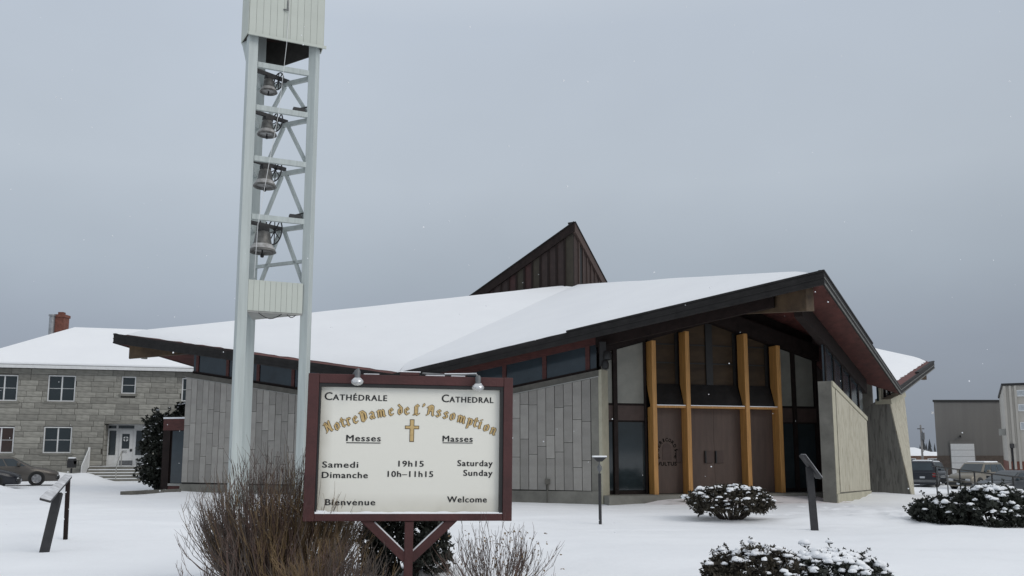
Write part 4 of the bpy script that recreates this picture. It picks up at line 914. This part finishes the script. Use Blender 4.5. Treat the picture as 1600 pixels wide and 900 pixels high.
for k in range(5):
    zt_ = zf - .03 - (zf + .1) * (k + 1) / 6
    hbox('step', M['concrete'], stp0 - .0, u1, -.4, zt_ - .035, .10 + .3 * k + .002, .10 + .3 * (k + 1), steps); hbox('step_snow', M['snow'], stp0 + .02, u1, zt_ - .033, zt_ + .012, .10 + .3 * k + .01, .10 + .3 * (k + 1) - .03, steps)
mb = MB(); mb.hull([HF(stp0 - .10, -.2, 1.75), HF(stp0 - .10, .9, 1.75), HF(stp0 - .10, zf + 1.0, .1), HF(stp0 - .10, zf - .1, .1)], [HF(stp0 - .04, -.2, 1.75), HF(stp0 - .04, .9, 1.75), HF(stp0 - .04, zf + 1.0, .1), HF(stp0 - .04, zf - .1, .1)])
mb.build('side_rail', M['white_paint'], steps, world=True); hbox('rail_post', M['white_paint'], stp0 - .11, stp0 + .0, zf - .1, zf + 1.08, .0, .11, steps)
hu = HP(189, 740)[0]; MB().tube([HF(hu, .15, 1.6), HF(hu, 1.0, 1.6), HF(hu, zf + .85, .15), HF(hu, zf, .15)], .03, 6).build('hand_rail', M['coping_lip'], steps, world=True)
# post box by the wall
c = at(111, 742, 48.2); pbx = thing('mail_box', 'dark snow capped box on a post beside the house steps', 'mail box', (c.x, c.y, ground(c.x, c.y) - .42))
MB().tube([(0, 0, -.2), (0, 0, .75)], .05).build('post', M['iron'], pbx)
MB().box(-.18, .18, -.17, .17, .78, 1.15).lathe([(.17, -.18), (.17, .18)], 14, Matrix.Translation((0, 0, 1.13)) @ Matrix.Rotation(R(90), 4, 'Y')).build('box', M['iron'], pbx, sm='auto')
MB().box(-.17, .17, -.12, .12, 1.28, 1.36).build('snow', M['snow'], pbx, bevel=.03)
c = at(212, 769, 34.6); eg = tag(MB().bar(Vector((c.x - .6, c.y, ground(c.x - .6, c.y) + .06)), Vector((c.x + 1.6, c.y + .5, ground(c.x + 1.6, c.y + .5) + .05)), .14, .14).build('timber_edging', M['coping'], bevel=.01), 'low dark timber edging half buried near the side porch', 'edging')

# ------------------------------------------------------------------ vegetation
def leaf_tuft(mb, c, size, n_, rnd, up=.3, wid=.28, flat=0):
    for _ in range(n_):
        d = Vector((rnd.gauss(0, 1), rnd.gauss(0, 1), rnd.gauss(0, 1) + up)).normalized(); x = d.orthogonal().normalized(); x.rotate(Matrix.Rotation(rnd.uniform(0, 6.3), 3, d))
        l_ = size * rnd.uniform(.6, 1.25); w_ = l_ * wid
        i = len(mb.v); b0 = c + d * l_ * .1; mb.v += [tuple(b0), tuple(b0 + d * l_ * .5 + x * w_), tuple(b0 + d * l_), tuple(b0 + d * l_ * .5 - x * w_)]; mb.f.append((i, i+1, i+2, i+3))
def blob(mb, c, rx, ry, rz, rnd, n=9, m_=5):
    i0 = len(mb.v); ph = rnd.uniform(0, 50)
    for j in range(m_ + 1):
        t_ = math.pi * j / m_
        for k in range(n):
            a = 2 * math.pi * k / n; d = Vector((math.sin(t_) * math.cos(a), math.sin(t_) * math.sin(a), math.cos(t_)))
            f_ = 1 + .42 * mn.noise(d * 1.7 + Vector((ph, 0, 0))); zf_ = 1 if d.z > 0 else .45
            mb.v.append((c.x + d.x * rx * f_, c.y + d.y * ry * f_, c.z + d.z * rz * f_ * zf_))
    for j in range(m_):
        for k in range(n): mb.f.append((i0 + j*n + k, i0 + (j+1)*n + k, i0 + (j+1)*n + (k+1) % n, i0 + j*n + (k+1) % n))
def evergreen(name, label, cat, c, rx, ry, h, nt, size, snow, seed, m_leaf, shape, group=None, per=16, wid=.28, snow_sz=1.0, stems=14, tmin=0, rough_=.22, sprays=0):
    """shape(a, t) -> radius factor at height fraction t; foliage fills an outer shell of the volume"""
    rnd = random.Random(seed); g = ground(c.x, c.y); o = thing(name, label, cat, (c.x, c.y, g), 0, group)
    mb = MB(); pads = []
    for _ in range(nt):
        t_ = tmin + (1 - tmin) * rnd.random() ** .8; a = rnd.uniform(0, 2 * math.pi); lump = 1 + rough_ * mn.noise((math.cos(a) * 2.2 + seed, math.sin(a) * 2.2, t_ * 3.2)) + .10 * mn.noise((math.cos(a) * 6 + seed, math.sin(a) * 6, t_ * 8))
        rr = shape(a, t_) * lump * (1 - .45 * rnd.random() ** 2.2)
        p = Vector((rx * rr * math.cos(a), ry * rr * math.sin(a), h * t_ * (1 + .06 * mn.noise((a * 2, seed, 0)))))
        leaf_tuft(mb, p, size * rnd.uniform(.8, 1.2), per, rnd, .35, wid)
        if rr > .55 * shape(a, t_) : pads.append((p, t_, rr / max(.05, shape(a, t_))))
    for _ in range(sprays):
        a = rnd.uniform(0, 6.283); t_ = rnd.uniform(.1, 1.0); rr = shape(a, t_) * .85; p = Vector((rx * rr * math.cos(a), ry * rr * math.sin(a), h * t_)); d = Vector((math.cos(a) * .55, math.sin(a) * .55, rnd.uniform(.3, .9))).normalized()
        for q_ in range(5):
            leaf_tuft(mb, p + d * size * .75 * q_, size * (.95 - .1 * q_), 9, rnd, .5, wid)
            if rnd.random() < .3: pads.append((p + d * size * .75 * q_, .75, 1))
    mb.build('foliage', m_leaf, o)['kind'] = 'stuff'
    sb = MB(); rnd.shuffle(pads); k = 0
    for p, t_, e in pads:
        if k >= snow: break
        if rnd.random() > .15 + .85 * t_ ** 1.4: continue
        s_ = snow_sz * rnd.uniform(.45, 1.25) * (.6 + .55 * t_); k += 1
        for q_ in range(rnd.choice((1, 2, 3, 4))):
            s2 = s_ * (1 if q_ == 0 else rnd.uniform(.35, .75)); dq = Vector((rnd.gauss(0, .7), rnd.gauss(0, .7), 0)) * s_ * (q_ > 0); dq.z = -.35 * (dq.x ** 2 + dq.y ** 2) / max(.02, s_)
            blob(sb, p + Vector((0, 0, size * .42)) + dq, s2 * rnd.uniform(.8, 1.3), s2 * rnd.uniform(.7, 1.1), s2 * rnd.uniform(.42, .7), rnd, 10, 6)
    if sb.v: sb.build('snow', M['snow'], o, sm=True)['kind'] = 'stuff'
    tb_ = MB()
    for _ in range(stems):
        a = rnd.uniform(0, 6.3); q = Vector((rx * .75 * math.cos(a), ry * .75 * math.sin(a), h * rnd.uniform(.45, .85))) * rnd.uniform(.6, 1); b0 = Vector((q.x * .18, q.y * .18, -.1))
        tb_.tube([b0, b0.lerp(q, .45) + Vector((q.x * .12, q.y * .12, -.02)), q], .022 * (1 + h * .2), 5, .007)
    tb_.build('trunk' if stems == 1 else 'stems', M['bark'], o)['kind'] = 'stuff'
    return o
G_B = 'snow topped evergreen bushes on the lawn'
dome = lambda a, t_: (.62 + .55 * math.sin(min(1, t_ / .6) * math.pi / 2)) * (1 if t_ < .6 else math.sqrt(max(.02, 1 - ((t_ - .6) / .42) ** 2))) * .86
p = at(1143, 812, 21.4); evergreen('evergreen_bush', 'round snow topped bush with bare lower branches before the doors', 'bush', p, 1.0, .85, .76, 430, .095, 130, 11, M['leaf_brown'], dome, G_B, 16, .26, .07, 60, .2, .3)
low = lambda a, t_: (.85 + .2 * math.sin(t_ * 3)) * math.sqrt(max(.03, 1 - (t_ / 1.02) ** 2.4))
p = at(1552, 816, 20.4); evergreen('evergreen_bush', 'broad snow topped bush at the right edge before the parked cars', 'bush', p, 1.1, .9, .86, 560, .10, 170, 12, M['leaf'], low, G_B, 16, .32, .085, 14, 0, .32, 12)
p = at(1472, 808, 21.2); evergreen('evergreen_bush', 'low dark bush with little snow adjoining the broad right hand bush', 'bush', p, .80, .6, .50, 330, .10, 45, 13, M['leaf'], low, G_B, 16, .32, .07, 14, 0, .35, 14)
p = at(1190, 912, 10.7); evergreen('evergreen_bush', 'dark left half of the low bush pair at the bottom edge', 'bush', p, .66, .6, .44, 560, .062, 120, 14, M['leaf_brown'], low, G_B, 18, .22, .05, 14, 0, .34, 30)
p = at(1298, 915, 10.6); evergreen('evergreen_bush', 'snow blanketed right half of the low bush pair at the bottom edge', 'bush', p, .74, .62, .40, 560, .062, 230, 15, M['leaf'], low, G_B, 18, .22, .064, 14, 0, .34, 10)
up_ = lambda a, t_: (.9 - .25 * t_) * (1 if t_ > .12 else .75 + 2 * t_) * (1 if t_ < .8 else math.sqrt(max(.03, 1 - ((t_ - .8) / .24) ** 2)))
p = at(246, 765, 38.9); evergreen('evergreen_shrub', 'tall dark leafy shrub between the house steps and side porch', 'shrub', p, .78, .75, 3.2, 400, .20, 190, 16, M['leaf'], up_, None, 15, .34, .075, 14, 0, .6, 60)
p = at(279, 765, 40.3); evergreen('evergreen_shrub', 'upper sprays of a second shrub behind the porch roof', 'shrub', p, .55, .5, 3.9, 180, .18, 25, 17, M['leaf'], up_, None, 13, .34, .06)
p = at(632, 890, 12.1); evergreen('cedar_shrub', 'dark dense cedar shrub standing behind the sign post', 'shrub', p, .62, .55, 1.02, 900, .075, 9, 18, M['cedar'], low, None, 16, .2, .03)

def twig_shrub(name, label, c, n_, hmax, spread, base, seed, mats, side, lean=0, r0=.006):
    rnd = random.Random(seed); g = ground(c.x, c.y); o = thing(name, label, 'shrub', (c.x, c.y, g)); mbs = [MB() for _ in mats]
    for k in range(n_):
        a = rnd.uniform(0, 6.283); rb = base * math.sqrt(rnd.random()); b0 = Vector((rb * math.cos(a), rb * .7 * math.sin(a), -.05))
        out_ = spread * (rb / base) ** .8 * rnd.uniform(.5, 1.15); h_ = hmax * (1 - .42 * (rb / base) ** 2) * rnd.uniform(.45, 1.0)
        tip = b0 + Vector((out_ * math.cos(a) + rnd.gauss(0, .05) + lean * h_, .7 * out_ * math.sin(a), h_))
        w_ = [max(0, 1.1 - abs(tip.x / max(.1, spread + base) * 1.6 - q)) for q in (-.75, -.1, .55)][:len(mats)]
        mi = rnd.choices(range(len(mats)), [v + .25 for v in w_])[0] if len(mats) == 3 else rnd.randrange(len(mats)); mb = mbs[mi]
        m1 = b0.lerp(tip, .4) + Vector((out_ * .16 * math.cos(a), out_ * .1 * math.sin(a), .02)) + Vector((rnd.gauss(0, .02), rnd.gauss(0, .02), 0)); m2 = b0.lerp(tip, .72) + Vector((rnd.gauss(0, .025), rnd.gauss(0, .025), 0)) + Vector((out_ * .1 * math.cos(a), 0, 0))
        pts = [b0, m1, m2, tip]; mb.tube(pts, r0 * rnd.uniform(.8, 1.5), 3, .0018)
        for _ in range(side):
            t_ = rnd.uniform(.3, .97); sgi = min(2, int(t_ * 3)); p = pts[sgi].lerp(pts[sgi + 1], t_ * 3 - sgi); d = (pts[sgi + 1] - pts[sgi]).normalized()
            q = (d + Vector((rnd.gauss(0, .42), rnd.gauss(0, .42), .25))).normalized() * rnd.uniform(.07, .30) * hmax * .6
            mb.tube([p, p + q * .55 + Vector((rnd.gauss(0, .01), 0, 0)), p + q + Vector((0, 0, .02))], .0032, 3, .0012)
    for mb, (nm, m_) in zip(mbs, mats):
        if mb.v: mb.build(nm, m_, o)['kind'] = 'stuff'
    return o
TW = [('grey_twigs', M['twig_dark']), ('red_twigs', M['twig_red']), ('ochre_twigs', M['twig_ochre'])]
p = at(436, 912, 10.95); twig_shrub('bare_shrub', 'dense leafless brown shrub of upright twigs left of the sign', p, 900, 1.78, .62, .60, 21, TW, 6)
p = at(345, 935, 9.5); twig_shrub('bare_shrub', 'thin outlying twigs leaning left from the dense leafless shrub', p, 34, .85, .35, .18, 22, TW[:2], 5, -.12)
p = at(516, 935, 9.7); twig_shrub('bare_shrub', 'short ochre leafless shrub under the left corner of the sign', p, 260, .84, .42, .32, 25, [TW[2], TW[1], TW[0]], 5)
p = at(775, 925, 10.3); tsr = twig_shrub('bare_shrub', 'open leafless shrub with dry seed heads right of the sign post', p, 120, .98, .50, .30, 23, [TW[0], TW[1]], 6, 0, .004)
rnd = random.Random(9); mb = MB()
for _ in range(150): leaf_tuft(mb, Vector((rnd.gauss(.05, .28), rnd.gauss(0, .2), rnd.uniform(.1, .75) * (1 - .1 * rnd.random()))), .03, 2, rnd, -.4, .35)
mb.build('dry_leaves', M['twig_ochre'], tsr)['kind'] = 'stuff'

# ------------------------------------------------------------------ vehicles
def vehicle(name, label, cat, loc, heading, Lc, W, H, paint, body, cab, wheels, wr, group=None, snow=False, rear_plate=False, spare=False, front_wheels_only=False):
    """x forward. body: [(x, top z, half width factor)], cab: (rear foot, rear top, front top, front foot) x positions"""
    o = thing(name, label, cat, loc, heading, group); hw = W / 2
    mb = MB(); rings = []
    for x, zt, wf in body:
        w_ = hw * wf; r = [(-w_ * .86, .20), (-w_ * .98, .34), (-w_, .34 + (zt - .34) * .5), (-w_ * .97, zt - .09), (-w_ * .84, zt)]
        r = r + [(-y, z) for y, z in reversed(r)]; i = len(mb.v); mb.v += [(x, y, z) for y, z in r]; rings.append(i)
    n_ = 10
    for a, b_ in zip(rings, rings[1:]):
        for j in range(n_): mb.f.append((a + j, b_ + j, b_ + (j + 1) % n_, a + (j + 1) % n_))
    mb.f.append(tuple(rings[0] + j for j in range(n_))); mb.f.append(tuple(rings[-1] + j for j in reversed(range(n_))))
    mb.build('body', paint, o, sm='auto')
    def belt(x):
        for (x0, z0, _), (x1, z1, _) in zip(body, body[1:]):
            if x0 <= x <= x1: return z0 + (z1 - z0) * (x - x0) / (x1 - x0)
        return body[0][1]
    xr0, xr1, xf1, xf0 = cab; wb, wt = hw * .93, hw * .74; zr = H
    def CP(x, y, t_): return Vector((x, y, t_))
    lowv = [(xr0, -wb, belt(xr0) - .05), (xf0, -wb, belt(xf0) - .05), (xf0, wb, belt(xf0) - .05), (xr0, wb, belt(xr0) - .05)]
    hiv = [(xr1, -wt, zr - .07), (xf1, -wt, zr - .07), (xf1, wt, zr - .07), (xr1, wt, zr - .07)]
    xm = (xr1 + xf1) / 2; tpv = [(xr1 + .16, -wt * .86, zr), (xf1 - .2, -wt * .86, zr), (xf1 - .2, wt * .86, zr), (xr1 + .16, wt * .86, zr)]
    mb = MB(); mb.hull(lowv, hiv); mb.hull(hiv, tpv); cabm = mb.build('cabin', paint, o)
    def pane(nm, a, b_, c, d, m_=M['glass_blue']):
        a, b_, c, d = map(Vector, (a, b_, c, d)); n3 = (b_ - a).cross(d - a).normalized(); ce = (a + b_ + c + d) / 4
        if n3.dot(ce - Vector((xm, 0, (zr + .9) / 2))) < 0: n3 = -n3
        q = [v + (ce - v) * .0 + n3 * .006 for v in (a, b_, c, d)]; MB().hull(q, [v + n3 * .008 for v in q]).build(nm, m_, cabm)
    L_ = lambda a, b_, t_: tuple(Vector(a).lerp(Vector(b_), t_))
    def quad(a, b_, c, d, s0, s1, t0, t1):   # bilinear sub-rectangle; a-b bottom, d-c top
        f_ = lambda s_, t_: Vector(L_(a, b_, s_)).lerp(Vector(L_(d, c, s_)), t_); return f_(s0, t0), f_(s1, t0), f_(s1, t1), f_(s0, t1)
    pane('windscreen', *quad(lowv[1], lowv[2], hiv[2], hiv[1], .06, .94, .14, .94)); pane('rear_window', *quad(lowv[3], lowv[0], hiv[0], hiv[3], .08, .92, .2, .92))
    for A, B, C_, D in ((lowv[0], lowv[1], hiv[1], hiv[0]), (lowv[2], lowv[3], hiv[3], hiv[2])):
        ns = 3 if (xf0 - xr0) > 3.0 else 2
        for k in range(ns): pane('side_window', *quad(A, B, C_, D, .05 + .90 * k / ns + .012, .05 + .90 * (k + 1) / ns - .012, .17, .9))
    if snow: MB().hull([(a, b_, zr + .002) for a, b_, _ in tpv], [(a * .97 + xm * .03, b_ * .92, zr + .07) for a, b_, _ in tpv]).build('roof_snow', M['snow'], o, bevel=.02)
    for x in wheels:
        for sg in (-1, 1):
            mt = Matrix.Translation((x, sg * (hw - .10), wr)) @ Matrix.Rotation(R(-90 * sg), 4, 'X')
            MB().lathe([(wr * 1.13, -.05), (wr * 1.13, .107)], 22, Matrix.Translation((x, sg * (hw - .10), wr * 1.02)) @ Matrix.Rotation(R(-90 * sg), 4, 'X')).build('wheel_arch', M['black'], o, sm='auto')
            wl = MB().lathe([(wr * .62, .06), (wr * .66, .118), (wr * .95, .12), (wr, .09), (wr, -.1), (wr * .6, -.1)], 22, mt).build('wheel', M['tyre'], o, sm='auto')
            rm = MB().lathe([(wr * .58, .112), (wr * .64, .124), (wr * .655, .124), (wr * .655, .112)], 22, mt); 
            for q in range(5):
                a = 2 * math.pi * q / 5; rm.bar(mt @ Vector((0, 0, .119)), mt @ Vector((wr * .62 * math.cos(a), wr * .62 * math.sin(a), .119)), .085, .02, up=mt.to_3x3() @ Vector((0, 0, 1)))
            rm.build('rim', M['rim'], wl)
    xe, xb = body[-1][0], body[0][0]; zf_ = body[-1][1]; zb2 = body[0][1]
    for sg in (-1, 1):
        MB().box(xe - .30, xe + .012, sg * hw * .60 - .17, sg * hw * .60 + .17, zf_ - .26, zf_ - .09).build('headlight', M['lamp_glass'], o, bevel=.03)
        MB().box(xb - .02, xb + .12, sg * hw * .78 - .09, sg * hw * .78 + .09, zb2 - .32, zb2 - .04).build('tail_light', M['tail_red'], o, bevel=.02)
        MB().box(xf0 - .72, xf0 - .56, sg * (hw + .08) - .09, sg * (hw + .08) + .09, belt(xf0 - .6) + .02, belt(xf0 - .6) + .18).build('mirror', paint, o, bevel=.03)
    MB().box(xe - .06, xe + .05, -hw * .88, hw * .88, .28, .46).build('bumper', M['black'], o, bevel=.03); MB().box(xb - .07, xb + .06, -hw * .9, hw * .9, .34, .52).build('bumper', M['grey_metal'] if rear_plate else M['black'], o, bevel=.03)
    MB().box(xe + .0, xe + .02, -hw * .42, hw * .42, zf_ - .28, zf_ - .1).build('grille', M['black'], o)
    MB().box(xe + .055, xe + .065, -.16, .16, .32, .44).build('number_plate', M['plate'], o)
    if rear_plate: MB().box(xb - .035, xb - .022, -.16, .16, .62, .75).build('number_plate', M['plate'], o)
    return o
P_grey = mat('warm_grey_car_paint', (.115, .105, .095), .32, .06, 2, metal=.5); P_black = mat('black_car_paint', (.014, .016, .022), .25, .1, 2); P_tan = mat('tan_car_paint', (.21, .19, .155), .38, .06, 2, metal=.3)
P_dark = mat('dark_blue_car_paint', (.018, .021, .03), .3, .1, 2); P_slate = mat('slate_car_paint', (.05, .055, .062), .3, .1, 2, metal=.3)
sedan_body = [(-2.35, .80, .80), (-2.2, .92, .93), (-1.5, 1.0, 1.0), (0, .97, 1.0), (.95, .95, 1.0), (1.7, .84, .98), (2.2, .70, .88), (2.38, .60, .74)]
suv_body = [(-2.3, 1.02, .90), (-2.2, 1.08, .98), (-1.0, 1.1, 1.0), (.8, 1.08, 1.0), (1.0, 1.06, 1.0), (1.9, .98, .97), (2.25, .88, .9), (2.32, .8, .84)]
GL_, GR_ = 'cars parked beside the stone house', 'cars parked in the lot right of the church'
gz = lambda x, y: ground(x, y)
vehicle('parked_car', 'grey brown sedan parked nose right before the stone house', 'car', (-25.4, 43.5, gz(-25.4, 43.5)), R(27), 4.7, 1.8, 1.44, P_grey, sedan_body, (-1.95, -1.05, .35, 1.25), (-1.38, 1.42), .33, GL_)
vehicle('parked_car', 'black car in front of the grey sedan, cut by the left edge', 'car', (-25.1, 39.5, gz(-25.1, 39.5)), R(25), 4.6, 1.8, 1.45, P_black, sedan_body, (-1.95, -1.05, .35, 1.25), (-1.38, 1.42), .32, GL_)
c = at(1440, 745, 60); vehicle('parked_car', 'dark sport utility seen from the rear beside the church buttress', 'car', (c.x + 1.3, 62.4, -.72), R(62), 4.6, 1.9, 1.80, P_dark, suv_body, (-2.2, -2.0, .35, 1.15), (-1.45, 1.45), .38, GR_, True, True)
c = at(1482, 745, 62); vehicle('parked_car', 'dark grey car with snowy roof between the two sport utilities', 'car', (c.x + 1.0, 66.5, -.72), R(-112), 4.6, 1.9, 1.68, P_slate, suv_body, (-2.2, -2.0, .35, 1.2), (-1.45, 1.45), .36, GR_, True)
c = at(1537, 745, 52.5); vehicle('parked_car', 'tan sport utility with snowy roof parked facing left', 'car', (c.x + 2.6, 58.0, -.72), R(214), 4.5, 1.85, 1.74, P_tan, suv_body, (-2.2, -1.75, .35, 1.15), (-1.45, 1.45), .37, GR_, True)
c = at(1618, 745, 44); vehicle('parked_car', 'dark car at the right edge with bright headlight facing left', 'car', (c.x - .2, 45.6, gz(c.x, 45.6)), R(202), 4.6, 1.8, 1.42, P_slate, sedan_body, (-1.95, -1.05, .35, 1.25), (-1.38, 1.42), .33, GR_)

# pipe railing along the lot
ra, rb = at(1474, 733, 40), at(1603, 747.5, 26.5)
rail = thing('pipe_railing', 'dark pipe railing with two rails in front of the parked cars', 'railing', (ra.x, ra.y, 0))
a, b_ = Vector((ra.x, ra.y, .98)), Vector((rb.x, rb.y, .88))
a2 = a + (a - b_) * .22
MB().tube([a2, b_], .028, 6).build('top_rail', M['iron'], rail, world=True); MB().tube([a2 - Vector((0, 0, .42)), b_ - Vector((0, 0, .42))], .024, 6).build('lower_rail', M['grey_metal'], rail, world=True)
for k in range(6):
    q = a2.lerp(b_, .06 + .17 * k); MB().tube([(q.x, q.y, ground(q.x, q.y) - .2), q], .03, 6).build('post', M['iron'] if k != 1 else M['grey_metal'], rail, world=True)

# ------------------------------------------------------------------ far buildings
def far_box(par, nm, m_, p, d, nn, u0, u1, z0, z1, o0, o1):
    f_ = lambda u, z, o: Vector((p.x + d.x * u + nn.x * o, p.y + d.y * u + nn.y * o, z))
    return MB().hull([f_(u0, z0, o0), f_(u1, z0, o0), f_(u1, z0, o1), f_(u0, z0, o1)], [f_(u0, z1, o0), f_(u1, z1, o0), f_(u1, z1, o1), f_(u0, z1, o1)]).build(nm, m_, par, world=True)
wp = at(1464, 708, 92); wh = thing('warehouse', 'plain grey warehouse with white overhead door right of the church', 'building', (wp.x, wp.y, -.75))
wd_, wn = Vector((1, .0)), Vector((-.52, -.854)); k = 92 / F
M['ware'] = mat('grey_cladding', (.155, .15, .142), .8, .06, .4, .3, 2, stretch=(6, 6, .3)); M['beige'] = mat('beige_cladding', (.42, .40, .36), .8, .08, .5)
zt = at(1464, 628, 92).z
wb_ = far_box(wh, 'wall', M['ware'], wp, wd_, wn, 0, 7.3, -1.2, zt, -14, 0)
far_box(wh, 'roof_edge', M['black'], wp, wd_, wn, -.1, 7.3, zt + .003, zt + .22, -14.1, .12)
far_box(wh, 'base_panel', mat('brown_base', (.095, .075, .062), .85), wp, wd_, wn, -.03, 7.28, -1.2, at(1464, 712, 92).z, -13.9, .06)
dz = at(1500, 693, 92).z; far_box(wh, 'door_frame', M['ware'], wp, wd_, wn, 20.5 * k, 60 * k, -1.2, dz + .25, .061, .10)
for q in range(5): far_box(wh, 'overhead_door', M['white_paint'], wp, wd_, wn, 22 * k, 58.5 * k, -.75 + (dz + .75) * q / 5, -.75 + (dz + .75) * (q + 1) / 5 - .03, .101, .14)
lz = at(1500, 682, 92).z; far_box(wh, 'wall_lamp', M['black'], wp, wd_, wn, 37 * k, 39.5 * k, lz - .1, lz + .12, .003, .3)
lz = at(1463, 645, 92).z; far_box(wh, 'corner_lamp', M['white_paint'], wp, wd_, wn, -.28, -.06, lz - .12, lz + .12, -.1, .2)
bp_ = at(1575, 708, 72); bz = at(1575, 603, 72).z; bb = thing('cladded_building', 'beige clad two storey building with brick base at the right edge', 'building', (bp_.x, bp_.y, -.75))
bd, bn = Vector((.878, -.478)).normalized(), Vector((-.478, -.878)).normalized()
far_box(bb, 'wall', M['beige'], bp_, bd, bn, 0, 14, .0, bz, -19, 0); far_box(bb, 'brick_base', M['brick'], bp_, bd, bn, -.05, 14.05, -1.2, at(1575, 721, 72).z, -19, .06); far_box(bb, 'roof_edge', M['black'], bp_, bd, bn, -.12, 14.1, bz + .003, bz + .2, -19.1, .14)
k = 72 / F
for x0 in (0, 7.5, 14.5, 150, 180): far_box(bb, 'pilaster', M['beige'], bp_, bd, bn, x0 * k, (x0 + 3.2) * k, .3, bz - .01, .003, .12)
for row in range(3):
    for cx_ in (15.5, 58, 100, 140):
        y0, y1 = (610, 620) if row == 0 else (632, 643) if row == 1 else (660, 672)
        z1, z0 = at(1595, y0, 72).z, at(1595, y1, 72).z; wn_ = far_box(bb, 'window', M['white_paint'], bp_, bd, bn, (cx_ + 1.5 + row) * k, (cx_ + 24) * k, z0, z1, .003, .06); far_box(bb, 'pane', mat('pale_pane', (.42, .45, .47), .3), bp_, bd, bn, (cx_ + 2.8 + row) * k, (cx_ + 23) * k, z0 + .07, z1 - .07, .061, .07).parent
far_box(bb, 'wall_unit', M['coping_lip'], bp_, bd, bn, -.5, -.02, at(1570, 681, 76).z, at(1570, 671, 76).z, -2.6, -1.7)
dn = at(1580, 700, 72); MB().tube([(dn.x, dn.y - .15, -.6), (dn.x, dn.y - .15, at(1580, 700, 72).z)], .10, 6).box(dn.x - .2, dn.x + .2, dn.y - .35, dn.y - .02, dn.z, dn.z + .35).build('wall_vent', M['iron'], bb, world=True)
def bungalow(px, Y, wdt, hgt, rise, label, m_):
    p = at(px, 708, Y); z0 = -1.2; o = thing('bungalow', label, 'house', (p.x, p.y, z0))
    MB().box(0, wdt, 0, 8, -.3, hgt).build('wall', m_, o)
    MB().hull([(-.5, -.5, hgt + .003), (wdt + .5, -.5, hgt + .003), (wdt + .5, 8.5, hgt + .003), (-.5, 8.5, hgt + .003)], [(wdt * .3, 3.6, hgt + rise), (wdt * .7, 3.6, hgt + rise), (wdt * .7, 4.4, hgt + rise), (wdt * .3, 4.4, hgt + rise)]).build('snowy_roof', M['snow_roof'], o)
    for q in range(2): 
        w_ = MB().box(.9 + q * 3, 2.3 + q * 3, -.06, .02, .9, 2.1).build('window', M['white_paint'], o); MB().box(1.0 + q * 3, 1.55 + q * 3, -.075, -.062, 1.0, 2.0).build('pane', M['glass'], w_); MB().box(1.65 + q * 3, 2.2 + q * 3, -.075, -.062, 1.0, 2.0).build('pane', M['glass'], w_)
bungalow(1404, 118, 5.6, 2.45, 1.15, 'small far brick bungalow with snowy roof beside the buttress', mat('tan_brick', (.20, .125, .09), .9))
bungalow(1441, 126, 5.4, 2.2, .8, 'far pale garage with snowy roof behind the utility pole', M['beige'])
p = at(1441, 708, 112); up_o = thing('utility_pole', 'thin far utility pole with street lamp left of the warehouse', 'utility pole', (p.x, p.y, -1.2))
zt = at(1441, 664, 112).z + 1.2; MB().tube([(0, 0, -.3), (0, 0, zt)], .16, 8, .11).build('pole', mat('pale_pole', (.25, .24, .23), .9), up_o)
MB().bar((-.45, 0, zt - .5), (.45, 0, zt - .5), .08, .1).build('crossarm', M['bark'], up_o); MB().lathe([(.2, zt - 1.9), (.2, zt - 1.0)], 10, Matrix.Translation((.1, -.32, 0))).build('transformer', M['grey_metal'], up_o)
MB().tube([(0, 0, 2.9), (.4, 0, 3.3), (.7, 0, 3.2)], .05, 6).box(.62, 1.0, -.1, .1, 3.12, 3.22).build('street_lamp_arm', M['grey_metal'], up_o)
# treeline: a far wood that reads as one mass
rnd = random.Random(31); mb = MB()
for _ in range(1500):
    x = rnd.uniform(-700, 700); y = rnd.uniform(255, 330) + abs(x) * .12; h_ = rnd.uniform(5.5, 9.5) * (1.25 if rnd.random() < .15 else 1); r_ = h_ * rnd.uniform(.14, .2); z0 = -3.0
    for q in range(4):
        zb = z0 + h_ * (.06 + .22 * q); rr = r_ * (1 - .22 * q); ph = rnd.uniform(0, 6); i = len(mb.v)
        mb.v += [(x + rr * rnd.uniform(.8, 1.2) * math.cos(ph + j * 1.05), y + rr * math.sin(ph + j * 1.05), zb) for j in range(6)] + [(x, y, zb + h_ * .34)]; mb.f += [(i + j, i + (j + 1) % 6, i + 6) for j in range(6)]
tl = mb.build('far_wood', M['far_tree']); tl['kind'] = 'stuff'; tl['label'] = 'distant dark spruce wood along the horizon'; tl['category'] = 'wood'
# falling snow
rnd = random.Random(77); mb = MB()
for _ in range(200):
    Y = 5 + 17 * rnd.random(); c = at(rnd.uniform(-50, 1650), rnd.uniform(-30, 880), Y); r_ = rnd.uniform(.0035, .0075) * (1 + Y / 30)
    if c.z < .1: continue
    i = len(mb.v); mb.v += [(c.x + r_, c.y, c.z), (c.x - r_, c.y, c.z), (c.x, c.y + r_, c.z), (c.x, c.y - r_, c.z), (c.x, c.y, c.z + r_), (c.x, c.y, c.z - r_)]
    mb.f += [(i + a, i + b_, i + c_) for a, b_, c_ in ((0, 2, 4), (2, 1, 4), (1, 3, 4), (3, 0, 4), (2, 0, 5), (1, 2, 5), (3, 1, 5), (0, 3, 5))]
fs = mb.build('falling_snow', M['snow'], sm=True); fs['kind'] = 'stuff'; fs['label'] = 'scattered snowflakes drifting in the air'; fs['category'] = 'snow'
